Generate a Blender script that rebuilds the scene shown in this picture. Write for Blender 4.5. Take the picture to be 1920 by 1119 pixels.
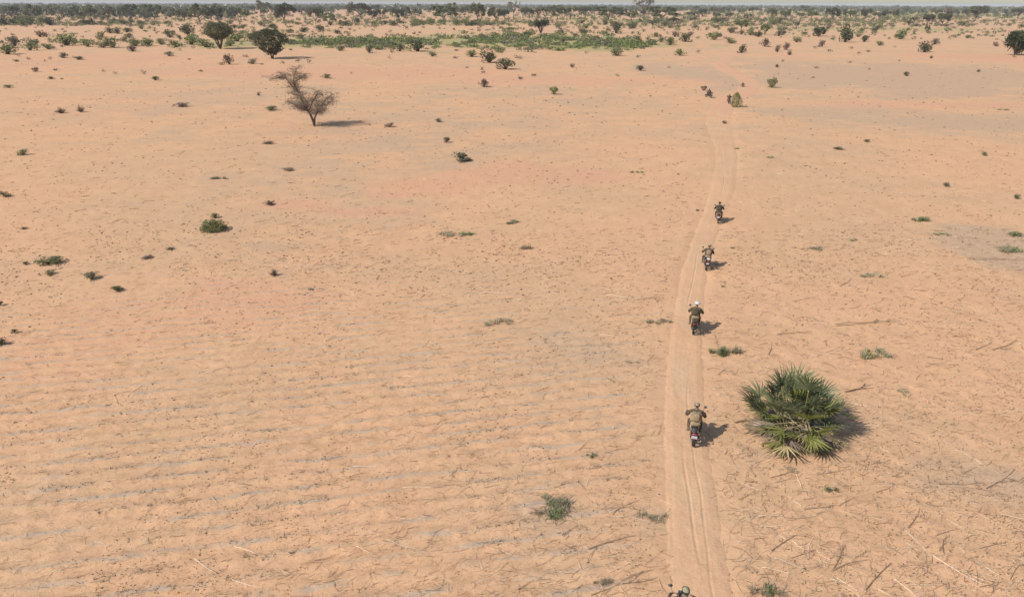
import bpy, math
import numpy as np
from mathutils import Vector, Matrix, Euler

for o in list(bpy.data.objects):
    bpy.data.objects.remove(o)
scene = bpy.context.scene
C = scene.collection
rng = np.random.default_rng(11)
R_ = math.radians

# ------------------------------------------------------------------ camera, sky, sun, exposure
CAM_H = 16.5
PITCH, ROLL, F = 23.35, 0.2, 1280.0          # focal length in pixels of a 1920 wide frame
cam_d = bpy.data.cameras.new('camera')
cam = bpy.data.objects.new('camera', cam_d)
C.objects.link(cam)
cam_d.sensor_fit = 'HORIZONTAL'
cam_d.sensor_width = 36.0
cam_d.lens = 36.0 * F / 1920.0
cam_d.clip_start = 0.5
cam_d.clip_end = 30000
CAM_M = Matrix.Translation((0, 0, CAM_H)) @ Matrix.Rotation(R_(90 - PITCH), 4, 'X') @ Matrix.Rotation(R_(ROLL), 4, 'Z')
cam.matrix_world = CAM_M
scene.camera = cam

SUN_EL, SUN_DIR = 42.0, 28.0                 # elevation; heading of the light measured from +X towards +Y
ldir = Vector((math.cos(R_(SUN_DIR)) * math.cos(R_(SUN_EL)), math.sin(R_(SUN_DIR)) * math.cos(R_(SUN_EL)), -math.sin(R_(SUN_EL))))
world = bpy.data.worlds.new('World')
scene.world = world
world.use_nodes = True
wn = world.node_tree
wn.nodes.clear()
w_out = wn.nodes.new('ShaderNodeOutputWorld')
w_bg = wn.nodes.new('ShaderNodeBackground')
w_sky = wn.nodes.new('ShaderNodeTexSky')
w_sky.sky_type = 'NISHITA'
w_sky.sun_disc = False
w_sky.sun_elevation = R_(SUN_EL)
w_sky.sun_rotation = math.atan2(-ldir.x, -ldir.y)
w_sky.air_density = 1.15
w_sky.dust_density = 0.9
w_sky.ozone_density = 1.0
w_bg.inputs['Strength'].default_value = 0.118
wn.links.new(w_sky.outputs[0], w_bg.inputs['Color'])
wn.links.new(w_bg.outputs[0], w_out.inputs['Surface'])

sun_d = bpy.data.lights.new('sun', 'SUN')
sun_d.energy = 4.2
sun_d.angle = R_(0.55)
sun_d.color = (1.0, 0.98, 0.94)
sun = bpy.data.objects.new('sun', sun_d)
C.objects.link(sun)
sun.rotation_euler = ldir.to_track_quat('-Z', 'Y').to_euler()
sun.location = (-60, -30, 80)

scene.view_settings.view_transform = 'Standard'
scene.view_settings.look = 'None'
scene.view_settings.exposure = 0.14
scene.view_settings.gamma = 1.0
scene.render.engine = 'CYCLES'

# ------------------------------------------------------------------ helpers: placing
RM = CAM_M.to_3x3()
RMn = np.array(RM)


def ray(px, py):
    return RM @ Vector(((px - 960) / F, -(py - 559.5) / F, -1.0))


def at(px, py):
    d = ray(px, py)
    t = -CAM_H / d.z
    return d.x * t, d.y * t, t              # x, y on the ground and the depth along the lens axis


def to_px(x, y, z=0.0):
    v = RM.transposed() @ Vector((x, y, z - CAM_H))
    return 960 + F * v.x / -v.z, 559.5 - F * v.y / -v.z


def height_to(x, y, top):
    lo, hi = 0.0, 40.0
    for _ in range(30):
        m = (lo + hi) / 2
        if to_px(x, y, m)[1] > top:
            lo = m
        else:
            hi = m
    return (lo + hi) / 2


def vn(x, y, seed=0):
    """value noise in -1..1"""
    x = np.asarray(x, float); y = np.asarray(y, float)
    xi = np.floor(x).astype(np.int64); yi = np.floor(y).astype(np.int64)
    fx = x - xi; fy = y - yi
    fx = fx * fx * (3 - 2 * fx); fy = fy * fy * (3 - 2 * fy)

    def hsh(a, b):
        n = (a * 374761393 + b * 668265263 + seed * 1442695041) & 0x7fffffff
        n = ((n ^ (n >> 13)) * 1274126177) & 0x7fffffff
        n = (n ^ (n >> 16)) & 0xffff
        return n / 32767.5 - 1.0
    a = hsh(xi, yi); b = hsh(xi + 1, yi); c = hsh(xi, yi + 1); d = hsh(xi + 1, yi + 1)
    return (a * (1 - fx) + b * fx) * (1 - fy) + (c * (1 - fx) + d * fx) * fy


def sstep(a, b, v):
    t = np.clip((np.asarray(v, float) - a) / (b - a), 0, 1)
    return t * t * (3 - 2 * t)


# the track: centre line and half width, measured on the ground
TRK = [(1335, 1180, 66), (1318, 1119, 64), (1303, 1000, 55), (1293, 900, 48), (1285, 800, 42), (1284, 700, 36), (1285, 640, 32),
       (1294, 560, 28), (1303, 500, 26), (1322, 440, 24), (1340, 400, 23), (1356, 350, 23), (1363, 300, 23), (1357, 265, 22),
       (1348, 235, 19), (1350, 208, 17), (1372, 188, 17), (1400, 172, 16), (1408, 158, 14), (1396, 147, 13),
       (1372, 136, 12), (1355, 127, 11), (1352, 119, 10), (1366, 108, 8), (1390, 98, 6)]
_tx, _ty, _tw = [], [], []
for px, py, hw in TRK:
    x, y, t = at(px, py)
    _tx.append(x); _ty.append(y); _tw.append(hw * t / F * (.86 if py > 260 else 1.3))
_tx[0:0] = [_tx[0] + 0.25]; _ty[0:0] = [-40.0]; _tw[0:0] = [_tw[0]]
_tx, _ty, _tw = map(np.array, (_tx, _ty, _tw))
_fy = np.linspace(_ty[0], _ty[-1], 3000)
_fx = np.interp(_fy, _ty, _tx)
_fw = np.interp(_fy, _ty, _tw)
_k = np.exp(-np.linspace(-2, 2, 61) ** 2); _k /= _k.sum()
_fx = np.convolve(np.pad(_fx, 30, 'edge'), _k, 'valid')
_fw = np.convolve(np.pad(_fw, 30, 'edge'), _k, 'valid')


def trk(y):
    return np.interp(y, _fy, _fx), np.interp(y, _fy, _fw)


ROW_A = R_(11.0)
ROW_S = 0.82


def row_v(x, y):
    return -np.sin(ROW_A) * x + np.cos(ROW_A) * y


def row_mask(x, y):
    xc, hw = trk(y)
    left = sstep(0.3, 2.5, xc - hw - x)
    return left * (1 - sstep(23, 52, y + 0.12 * x + 6 * vn(np.asarray(x) / 9, np.asarray(y) / 9, 5)))


def height(x, y):
    x = np.asarray(x, float); y = np.asarray(y, float)
    xc, hw = trk(y)
    d = np.abs(x - xc) / hw
    off = sstep(0.70, 1.6, d + 0.25 * vn(x / 0.9, y / 1.3, 3))
    near = 1 - sstep(70, 130, y)
    wob = 0.16 * vn(x / 2.3, y / 2.3, 8)
    rows = np.sin((row_v(x, y) + wob) * 2 * np.pi / ROW_S)
    h = 0.030 * rows * row_mask(x, y)
    h = h + near * (0.014 * vn(x / 0.75, y / 0.55, 1) + 0.022 * vn(x / 0.34, y / 0.28, 2) + 0.012 * vn(x / 2.2, y / 1.7, 4))
    right = sstep(0, 1.5, x - xc - hw) * near
    h = h + right * 0.024 * vn(x / 0.55, y / 0.42, 14)
    h = h + 0.07 * vn(x / 13, y / 11, 6) * sstep(12, 40, y)
    return h * off + (1 - off) * -0.035


def hz(x, y):
    return float(height(np.array([x]), np.array([y]))[0])


# ------------------------------------------------------------------ helpers: meshes
class MB:
    def __init__(s):
        s.v = []; s.f = []; s.m = []; s.n = 0

    def add(s, v, f, m=0):
        v = np.asarray(v, float).reshape(-1, 3)
        for q in f:
            s.f.append(tuple(int(i) + s.n for i in q)); s.m.append(m)
        s.v.append(v); s.n += len(v)
        return s

    def box(s, c, d, rot=None, m=0, taper=1.0):
        x, y, z = d[0] / 2, d[1] / 2, d[2] / 2
        v = np.array([(-x, -y, -z), (x, -y, -z), (x, y, -z), (-x, y, -z),
                      (-x * taper, -y * taper, z), (x * taper, -y * taper, z), (x * taper, y * taper, z), (-x * taper, y * taper, z)])
        if rot is not None:
            v = v @ np.array(Euler(rot).to_matrix()).T
        return s.add(v + np.array(c), [(3, 2, 1, 0), (4, 5, 6, 7), (0, 1, 5, 4), (1, 2, 6, 5), (2, 3, 7, 6), (3, 0, 4, 7)], m)

    def tube(s, pts, rad, n=8, m=0, sq=None):
        pts = [Vector(p) for p in pts]
        if not hasattr(rad, '__len__'):
            rad = [rad] * len(pts)
        vs = []
        up = Vector((0, 0, 1))
        for i, p in enumerate(pts):
            t = (pts[min(i + 1, len(pts) - 1)] - pts[max(i - 1, 0)])
            if t.length < 1e-9:
                t = Vector((0, 0, 1))
            t.normalize()
            u = up.cross(t)
            if u.length < 0.1:
                u = Vector((0, 1, 0)).cross(t)
                if u.length < 0.1:
                    u = Vector((1, 0, 0)).cross(t)
            u.normalize(); w = t.cross(u)
            r = rad[i]
            for k in range(n):
                a = 2 * math.pi * k / n
                vs.append(p + u * (math.cos(a) * r * (sq[0] if sq else 1)) + w * (math.sin(a) * r * (sq[1] if sq else 1)))
        f = []
        for i in range(len(pts) - 1):
            for k in range(n):
                f.append((i * n + k, i * n + (k + 1) % n, (i + 1) * n + (k + 1) % n, (i + 1) * n + k))
        f.append(tuple(range(n))[::-1]); f.append(tuple((len(pts) - 1) * n + k for k in range(n)))
        return s.add([tuple(v) for v in vs], f, m)

    def ell(s, c, r, nu=12, nv=8, rot=None, m=0, fn=None):
        v = [(0, 0, -1)]
        for j in range(1, nv):
            b = -math.pi / 2 + math.pi * j / nv
            for i in range(nu):
                a = 2 * math.pi * i / nu
                v.append((math.cos(a) * math.cos(b), math.sin(a) * math.cos(b), math.sin(b)))
        v.append((0, 0, 1))
        v = np.array(v)
        if fn is not None:
            v = fn(v)
        v = v * np.array(r)
        if rot is not None:
            v = v @ np.array(Euler(rot).to_matrix()).T
        f = []
        for i in range(nu):
            f.append((0, 1 + (i + 1) % nu, 1 + i))
            f.append((len(v) - 1, 1 + (nv - 2) * nu + i, 1 + (nv - 2) * nu + (i + 1) % nu))
        for j in range(nv - 2):
            for i in range(nu):
                a = 1 + j * nu; b = a + nu
                f.append((a + i, a + (i + 1) % nu, b + (i + 1) % nu, b + i))
        return s.add(v + np.array(c), f, m)

    def torus(s, c, R, r, n=28, k=8, m=0, sq=1.0, arc=(0, 2 * math.pi)):
        """ring in the YZ plane (a wheel that rolls along Y)"""
        full = abs(arc[1] - arc[0] - 2 * math.pi) < 1e-6
        cnt = n if full else n + 1
        v = []
        for i in range(cnt):
            a = arc[0] + (arc[1] - arc[0]) * i / n
            for j in range(k):
                b = 2 * math.pi * j / k
                rr = R + r * math.cos(b)
                v.append((c[0] + r * sq * math.sin(b), c[1] + rr * math.cos(a), c[2] + rr * math.sin(a)))
        f = []
        for i in range(n):
            i2 = (i + 1) % cnt
            for j in range(k):
                f.append((i * k + j, i * k + (j + 1) % k, i2 * k + (j + 1) % k, i2 * k + j))
        return s.add(v, f, m)

    def mesh(s, name, mats, smooth=True):
        me = bpy.data.meshes.new(name)
        v = np.concatenate(s.v) if s.v else np.zeros((0, 3))
        me.from_pydata(v.tolist(), [], s.f)
        for m in (mats if isinstance(mats, (list, tuple)) else [mats]):
            me.materials.append(m)
        me.polygons.foreach_set('material_index', np.array(s.m, dtype=np.int32))
        if smooth:
            me.polygons.foreach_set('use_smooth', np.ones(len(s.f), dtype=bool))
        me.update()
        return me

    def build(s, name, mats, parent=None, smooth=True):
        return obj(name, s.mesh(name, mats, smooth), parent)


def np_mesh(name, v, quads, mats, mi=None, smooth=False):
    me = bpy.data.meshes.new(name)
    v = np.asarray(v, np.float32); q = np.asarray(quads, np.int32)
    k = q.shape[1]
    me.vertices.add(len(v)); me.vertices.foreach_set('co', v.ravel())
    me.loops.add(q.size); me.loops.foreach_set('vertex_index', q.ravel())
    me.polygons.add(len(q))
    me.polygons.foreach_set('loop_start', np.arange(0, q.size, k, dtype=np.int32))
    me.polygons.foreach_set('loop_total', np.full(len(q), k, dtype=np.int32))
    for m in (mats if isinstance(mats, (list, tuple)) else [mats]):
        me.materials.append(m)
    if mi is not None:
        me.polygons.foreach_set('material_index', np.asarray(mi, np.int32))
    if smooth:
        me.polygons.foreach_set('use_smooth', np.ones(len(q), dtype=bool))
    me.update(); me.validate()
    return me


def obj(name, me, parent=None):
    o = bpy.data.objects.new(name, me)
    C.objects.link(o)
    if parent is not None:
        o.parent = parent
    return o


def tag(o, label=None, cat=None, group=None, kind=None):
    if label: o['label'] = label
    if cat: o['category'] = cat
    if group: o['group'] = group
    if kind: o['kind'] = kind
    return o


def copy_tree(o, parent=None):
    c = o.copy(); C.objects.link(c); c.parent = parent
    for ch in o.children:
        copy_tree(ch, c)
    return c


# ------------------------------------------------------------------ materials
def new_mat(name):
    m = bpy.data.materials.new(name); m.use_nodes = True
    nt = m.node_tree
    b = nt.nodes['Principled BSDF']
    b.inputs['Specular IOR Level'].default_value = 0.25
    return m, nt, b


def node(nt, t, **kw):
    n = nt.nodes.new(t)
    for k, v in kw.items():
        if k in n.inputs:
            n.inputs[k].default_value = v
        else:
            setattr(n, k, v)
    return n


def mixc(nt, fac, a, b, blend='MIX'):
    n = nt.nodes.new('ShaderNodeMix'); n.data_type = 'RGBA'; n.blend_type = blend
    for sock, v in ((n.inputs[0], fac), (n.inputs[6], a), (n.inputs[7], b)):
        if isinstance(v, bpy.types.NodeSocket):
            nt.links.new(v, sock)
        elif sock.type == 'VALUE':
            sock.default_value = v
        else:
            sock.default_value = (*v, 1) if len(v) == 3 else v
    return n.outputs[2]


def math_n(nt, op, a, b=None, c=None, clamp=False):
    n = nt.nodes.new('ShaderNodeMath'); n.operation = op; n.use_clamp = clamp
    for i, v in enumerate((a, b, c)):
        if v is None: continue
        if isinstance(v, bpy.types.NodeSocket):
            nt.links.new(v, n.inputs[i])
        else:
            n.inputs[i].default_value = v
    return n.outputs[0]


def ramp(nt, src, lo, hi):
    n = nt.nodes.new('ShaderNodeMapRange'); n.interpolation_type = 'SMOOTHSTEP'
    nt.links.new(src, n.inputs[0]); n.inputs[1].default_value = lo; n.inputs[2].default_value = hi
    return n.outputs[0]


def noise(nt, vec, scale, detail=3, rough=0.55, sx=None):
    if sx is not None:
        mp = nt.nodes.new('ShaderNodeMapping'); mp.inputs['Scale'].default_value = sx
        if len(sx) == 3: nt.links.new(vec, mp.inputs[0]); vec = mp.outputs[0]
    n = nt.nodes.new('ShaderNodeTexNoise')
    n.inputs['Scale'].default_value = scale; n.inputs['Detail'].default_value = detail; n.inputs['Roughness'].default_value = rough
    nt.links.new(vec, n.inputs['Vector'])
    return n.outputs['Fac']


def simple(name, col, rough=0.7, var=0.0, metal=0.0, scale=6.0, spec=0.25):
    m, nt, b = new_mat(name)
    b.inputs['Roughness'].default_value = rough
    b.inputs['Metallic'].default_value = metal
    b.inputs['Specular IOR Level'].default_value = spec
    if var > 0:
        tc = nt.nodes.new('ShaderNodeTexCoord')
        n = noise(nt, tc.outputs['Object'], scale, 4, 0.6)
        lo = tuple(c * (1 - var) for c in col); hi = tuple(min(1, c * (1 + var)) for c in col)
        nt.links.new(mixc(nt, ramp(nt, n, 0.3, 0.7), lo, hi), b.inputs['Base Color'])
    else:
        b.inputs['Base Color'].default_value = (*col, 1)
    return m


def leaf_mat(name, col, col2, trans=0.42, rough=0.6):
    """foliage: colour differs leaf by leaf and plant by plant"""
    m, nt, b = new_mat(name)
    geo = nt.nodes.new('ShaderNodeNewGeometry'); oi = nt.nodes.new('ShaderNodeObjectInfo')
    c = mixc(nt, geo.outputs['Random Per Island'], col, col2)
    br = math_n(nt, 'MULTIPLY_ADD', oi.outputs['Random'], 0.5, 0.75)
    mul = nt.nodes.new('ShaderNodeVectorMath'); mul.operation = 'SCALE'
    nt.links.new(c, mul.inputs[0]); nt.links.new(br, mul.inputs['Scale'])
    nt.links.new(mul.outputs[0], b.inputs['Base Color'])
    b.inputs['Roughness'].default_value = rough
    tr = nt.nodes.new('ShaderNodeBsdfTranslucent'); nt.links.new(mul.outputs[0], tr.inputs['Color'])
    mx = nt.nodes.new('ShaderNodeMixShader'); mx.inputs[0].default_value = trans
    nt.links.new(b.outputs[0], mx.inputs[1]); nt.links.new(tr.outputs[0], mx.inputs[2])
    nt.links.new(mx.outputs[0], nt.nodes['Material Output'].inputs['Surface'])
    return m


M = {}
M['bark'] = simple('bark', (0.12, 0.085, 0.06), 0.9, 0.35)
M['bark_grey'] = simple('bark_grey', (0.15, 0.12, 0.10), 0.9, 0.3)
M['twig'] = leaf_mat('twig', (0.17, 0.115, 0.075), (0.27, 0.195, 0.135), 0.05, 0.9)
M['olive'] = leaf_mat('olive_foliage', (0.135, 0.145, 0.06), (0.26, 0.26, 0.115))
M['dark'] = leaf_mat('dark_foliage', (0.090, 0.095, 0.045), (0.185, 0.18, 0.088))
M['green'] = leaf_mat('green_foliage', (0.145, 0.17, 0.055), (0.28, 0.30, 0.11))
M['grey'] = leaf_mat('greyish_foliage', (0.15, 0.14, 0.085), (0.26, 0.23, 0.145))
M['brown'] = leaf_mat('brown_foliage', (0.15, 0.105, 0.07), (0.26, 0.18, 0.12), 0.1)
M['thorn'] = leaf_mat('thorn_foliage', (0.19, 0.15, 0.105), (0.31, 0.25, 0.18), 0.1)
M['grass'] = leaf_mat('grass_blades', (0.19, 0.22, 0.09), (0.36, 0.38, 0.17), 0.3)
M['grass_dull'] = leaf_mat('dull_grass_blades', (0.30, 0.27, 0.16), (0.50, 0.43, 0.26), 0.3)
M['grass_dry'] = leaf_mat('dry_grass_blades', (0.36, 0.27, 0.17), (0.62, 0.48, 0.31), 0.3)
M['straw'] = leaf_mat('pale_straw', (0.62, 0.46, 0.30), (0.88, 0.70, 0.50), 0.05, 0.65)
M['straw_mid'] = leaf_mat('brown_straw', (0.36, 0.23, 0.14), (0.50, 0.34, 0.21), 0.05, 0.7)
M['straw_dark'] = leaf_mat('dark_straw', (0.19, 0.12, 0.07), (0.33, 0.21, 0.125), 0.05, 0.8)
M['clod'] = leaf_mat('clod', (0.17, 0.10, 0.055), (0.36, 0.22, 0.13), 0.0, 0.95)
M['ash'] = leaf_mat('grey_residue', (0.27, 0.22, 0.175), (0.44, 0.36, 0.28), 0.05, 0.9)
M['far'] = leaf_mat('far_foliage', (0.090, 0.098, 0.056), (0.17, 0.168, 0.095), 0.15)


def sand_material(name, track=False):
    m, nt, b = new_mat(name)
    L = nt.links
    geo = nt.nodes.new('ShaderNodeNewGeometry')
    P = geo.outputs['Position']
    at_ = nt.nodes.new('ShaderNodeAttribute'); at_.attribute_name = 'soil'
    sep = nt.nodes.new('ShaderNodeSeparateColor'); L.new(at_.outputs['Color'], sep.inputs[0])
    grey, pink, grass = sep.outputs[0], sep.outputs[1], sep.outputs[2]
    base = (0.594, 0.352, 0.199) if not track else (0.588, 0.350, 0.200)
    c = mixc(nt, ramp(nt, noise(nt, P, 0.35, 5, 0.6), 0.3, 0.7), tuple(k * 0.96 for k in base), tuple(k * 1.05 for k in base))
    c = mixc(nt, 0.9, c, mixc(nt, ramp(nt, noise(nt, P, 0.045, 6, 0.62), 0.38, 0.62), (1.02, 0.995, 0.98), (0.93, 0.968, 0.985)), 'MULTIPLY')
    n1 = noise(nt, P, 0.09, 6, 0.65); n2 = noise(nt, P, 0.6, 5, 0.65, (0.45, 1.0, 1.0)); n3 = noise(nt, P, 7.0, 4, 0.7)
    # grey-tan crusts and reddish drifts
    g = math_n(nt, 'ADD', grey, math_n(nt, 'MULTIPLY', math_n(nt, 'SUBTRACT', n1, 0.5), 1.1))
    g = ramp(nt, math_n(nt, 'ADD', g, math_n(nt, 'MULTIPLY', math_n(nt, 'SUBTRACT', n2, 0.5), 0.9)), 0.30, 0.75)
    c = mixc(nt, math_n(nt, 'MULTIPLY', g, 0.8), c, (0.470, 0.315, 0.200))
    p = ramp(nt, math_n(nt, 'ADD', pink, math_n(nt, 'MULTIPLY', math_n(nt, 'SUBTRACT', n2, 0.5), 1.3)), 0.35, 0.85)
    c = mixc(nt, math_n(nt, 'MULTIPLY', p, 0.75), c, (0.600, 0.318, 0.192))
    gr = ramp(nt, math_n(nt, 'ADD', grass, math_n(nt, 'MULTIPLY', math_n(nt, 'SUBTRACT', noise(nt, P, 0.12, 5, 0.7), 0.5), 1.5)), 0.3, 0.8)
    c = mixc(nt, math_n(nt, 'MULTIPLY', gr, 0.85), c, (0.34, 0.30, 0.125))
    if not track:
        rm = nt.nodes.new('ShaderNodeAttribute'); rm.attribute_name = 'rows'
        sp = nt.nodes.new('ShaderNodeSeparateXYZ'); L.new(P, sp.inputs[0])
        v = math_n(nt, 'ADD', math_n(nt, 'MULTIPLY', sp.outputs[0], -math.sin(ROW_A)), math_n(nt, 'MULTIPLY', sp.outputs[1], math.cos(ROW_A)))
        wv = math_n(nt, 'MULTIPLY', math_n(nt, 'SUBTRACT', noise(nt, P, 0.5, 3, 0.6), 0.5), 0.55)
        wv2 = math_n(nt, 'MULTIPLY', math_n(nt, 'SUBTRACT', noise(nt, P, 4.0, 3, 0.6), 0.5), 0.22)
        v = math_n(nt, 'ADD', math_n(nt, 'ADD', v, wv), wv2)
        sn = math_n(nt, 'SINE', math_n(nt, 'MULTIPLY', v, 2 * math.pi / ROW_S))
        st = ramp(nt, sn, 0.30, 0.95)
        brk = ramp(nt, noise(nt, P, 0.55, 4, 0.7, (0.5, 1.6, 1.0)), 0.42, 0.62)
        st = math_n(nt, 'MULTIPLY', math_n(nt, 'MULTIPLY', st, brk), rm.outputs['Fac'])
        c = mixc(nt, math_n(nt, 'MULTIPLY', st, 0.85), c, (0.460, 0.338, 0.240))
        # trodden plant dust in patches
        du = math_n(nt, 'MULTIPLY', ramp(nt, noise(nt, P, 0.5, 5, 0.65, (0.6, 1.5, 1.0)), 0.60, 0.74), 0.5)
        c = mixc(nt, du, c, (0.51, 0.375, 0.235))
    else:
        mid_ = nt.nodes.new('ShaderNodeAttribute'); mid_.attribute_name = 'calm'
        c = mixc(nt, math_n(nt, 'MULTIPLY', math_n(nt, 'MULTIPLY', ramp(nt, noise(nt, P, 0.9, 5, 0.65, (1.0, 0.25, 1.0)), 0.45, 0.62), 0.5), mid_.outputs['Fac']), c, (0.55, 0.375, 0.235))
    calm = nt.nodes.new('ShaderNodeAttribute'); calm.attribute_name = 'calm'
    rough_ = math_n(nt, 'SUBTRACT', 1.0, math_n(nt, 'MULTIPLY', calm.outputs['Fac'], 0.55))
    # flecks of trodden straw and crumbs too small to pick apart
    rot = nt.nodes.new('ShaderNodeMapping'); rot.inputs['Rotation'].default_value = (0, 0, -0.35); L.new(P, rot.inputs[0])
    for sc_, st_, lo_, hi_, am_, cl_ in ((2.6, (0.5, 1.5, 1.0), .60, .68, .55, (.60, .52, .46)), (6.5, (0.45, 1.6, 1.0), .62, .69, .55, (.52, .44, .38)), (5.0, (0.35, 1.7, 1.0), .66, .71, .6, (1.28, 1.32, 1.36)), (0.9, (0.6, 1.5, 1.0), .60, .66, .40, (.74, .69, .64))):
        fl = math_n(nt, 'MULTIPLY', ramp(nt, noise(nt, rot.outputs[0], sc_, 4, 0.75, st_), lo_, hi_), am_ * (0.45 if track else 1.0))
        if not track: fl = math_n(nt, 'MULTIPLY', fl, rough_)
        c = mixc(nt, fl, c, cl_, 'MULTIPLY')
    # fine grain
    c = mixc(nt, 0.30, c, mixc(nt, ramp(nt, n3, 0.25, 0.75), (0.80, 0.78, 0.76), (1.16, 1.14, 1.12)), 'MULTIPLY')
    n4 = noise(nt, P, 26.0, 3, 0.7)
    c = mixc(nt, 0.35, c, mixc(nt, ramp(nt, n4, 0.3, 0.7), (0.78, 0.76, 0.74), (1.14, 1.13, 1.12)), 'MULTIPLY')
    L.new(c, b.inputs['Base Color'])
    b.inputs['Roughness'].default_value = 0.95
    b.inputs['Specular IOR Level'].default_value = 0.08
    hgt = math_n(nt, 'ADD', math_n(nt, 'MULTIPLY', noise(nt, P, 2.2, 8, 0.72, (0.7, 1.2, 1.0)), 0.085), math_n(nt, 'MULTIPLY', ramp(nt, noise(nt, P, 5.0, 5, 0.7), 0.52, 0.66), 0.020))
    bp = nt.nodes.new('ShaderNodeBump'); bp.inputs['Strength'].default_value = 0.42 if track else 0.6
    bp.inputs['Distance'].default_value = 1.0
    if not track:
        L.new(math_n(nt, 'MULTIPLY_ADD', rough_, 0.45, 0.15), bp.inputs['Strength'])
    L.new(hgt, bp.inputs['Height']); L.new(bp.outputs[0], b.inputs['Normal'])
    return m


M['sand'] = sand_material('sand')
M['track'] = sand_material('track_sand', True)


# soil patches as they lie on the ground: (centre px, py, half width px, half height px, channel, strength)
SOIL = [(480, 185, 260, 40, 0, .5), (1000, 190, 220, 40, 0, .5), (760, 300, 330, 110, 0, .55), (640, 440, 260, 70, 0, .5), (860, 240, 500, 60, 0, .5),
        (1700, 150, 330, 32, 0, .85), (1750, 235, 240, 26, 0, .7), (1560, 210, 160, 14, 0, .7), (330, 420, 240, 70, 0, .35), (1850, 455, 90, 40, 0, .8),
        (1830, 900, 130, 60, 0, .6), (1560, 960, 80, 20, 0, .4), (1880, 600, 60, 40, 0, .4), (1050, 960, 90, 35, 0, .6), (1230, 980, 40, 40, 0, .5),
        (1100, 650, 170, 50, 0, .45), (900, 700, 200, 40, 0, .35), (1480, 850, 110, 20, 0, .5), (620, 500, 130, 30, 0, .4),
        (250, 108, 260, 10, 1, .7), (640, 135, 330, 16, 1, .8), (1000, 152, 260, 10, 1, .8), (1270, 135, 120, 14, 1, .35), (820, 355, 130, 22, 1, .9),
        (1010, 335, 150, 24, 1, .8), (560, 385, 90, 12, 1, .8), (700, 400, 160, 12, 1, .7), (430, 575, 180, 60, 1, .75), (120, 650, 200, 90, 1, .6), (250, 200, 200, 50, 1, .45), (620, 250, 160, 40, 1, .45), (1100, 250, 160, 40, 1, .4), (1660, 198, 260, 9, 1, .75),
        (1820, 108, 130, 9, 1, .8), (1480, 108, 60, 8, 1, .7), (1290, 140, 90, 26, 0, .85), (1500, 135, 100, 24, 0, .85), (1360, 165, 30, 8, 0, .7), (300, 560, 300, 90, 1, .35), (200, 120, 300, 14, 1, .6), (90, 300, 200, 120, 1, .25),
        (930, 80, 330, 14, 2, .9), (640, 76, 220, 8, 2, .7), (480, 84, 150, 7, 2, .8), (330, 84, 300, 5, 2, .35), (800, 45, 300, 4, 2, .5), (150, 45, 150, 4, 2, .35),
        (1500, 45, 420, 9, 2, .4), (1640, 56, 240, 4, 2, .7), (1650, 27, 300, 5, 2, .9), (1250, 48, 260, 5, 2, .5), (1480, 64, 100, 8, 2, .4), (1880, 30, 100, 4, 2, .8), (500, 32, 500, 4, 2, .4), (1150, 38, 200, 4, 2, .6)]
SOILG = []
for px, py, rx, ry, ch, s in SOIL:
    x, y, t = at(px, py)
    y0 = at(px, py + ry)[1]
    y1 = at(px, max(py - ry, 13))[1]
    SOILG.append((x, (y0 + y1) / 2, rx * t / F, (y1 - y0) / 2, ch, s))


def soil_col(x, y):
    out = np.zeros((len(x), 3))
    wx = 0.35 * vn(x / 9, y / 9, 21) + 0.2 * vn(x / 3, y / 3, 22) + 0.3 * vn(x / 40, y / 40, 25)
    wy = 0.35 * vn(x / 9, y / 9, 23) + 0.2 * vn(x / 3, y / 3, 24) + 0.3 * vn(x / 40, y / 40, 26)
    out[:, 0] = 0.36 * sstep(50, 95, y + 0.15 * x)
    for cx, cy, rx, ry, ch, s in SOILG:
        d = ((x - cx) / rx + wx) ** 2 + ((y - cy) / ry + wy) ** 2
        out[:, ch] = np.maximum(out[:, ch], s * np.exp(-0.8 * d * d * 0.6))
    return out


def add_attr(me, x, y, rows=True):
    a = me.attributes.new('soil', 'FLOAT_COLOR', 'POINT')
    c = np.ones((len(x), 4), np.float32); c[:, :3] = soil_col(x, y)
    if not rows:                       # fresh sand is turned up along the track
        c[:, 0] *= 0.15; c[:, 2] = 0
        c[:, 1] = np.maximum(c[:, 1] * .4, .75 * sstep(95, 125, y)); c[:, 0] *= 1 - sstep(95, 125, y)
    a.data.foreach_set('color', c.ravel())
    if rows:
        r = me.attributes.new('rows', 'FLOAT', 'POINT')
        r.data.foreach_set('value', row_mask(x, y).astype(np.float32))
        xc, hw = trk(y)
        d = np.abs(x - xc) / hw + .30 * vn(x / 1.1, y / 2.1, 91) + .15 * vn(x / .4, y / .6, 92)
        k = me.attributes.new('calm', 'FLOAT', 'POINT')
        k.data.foreach_set('value', ((1 - sstep(1.05, 2.0, d)) * (y < _ty[-1])).astype(np.float32))


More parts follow.
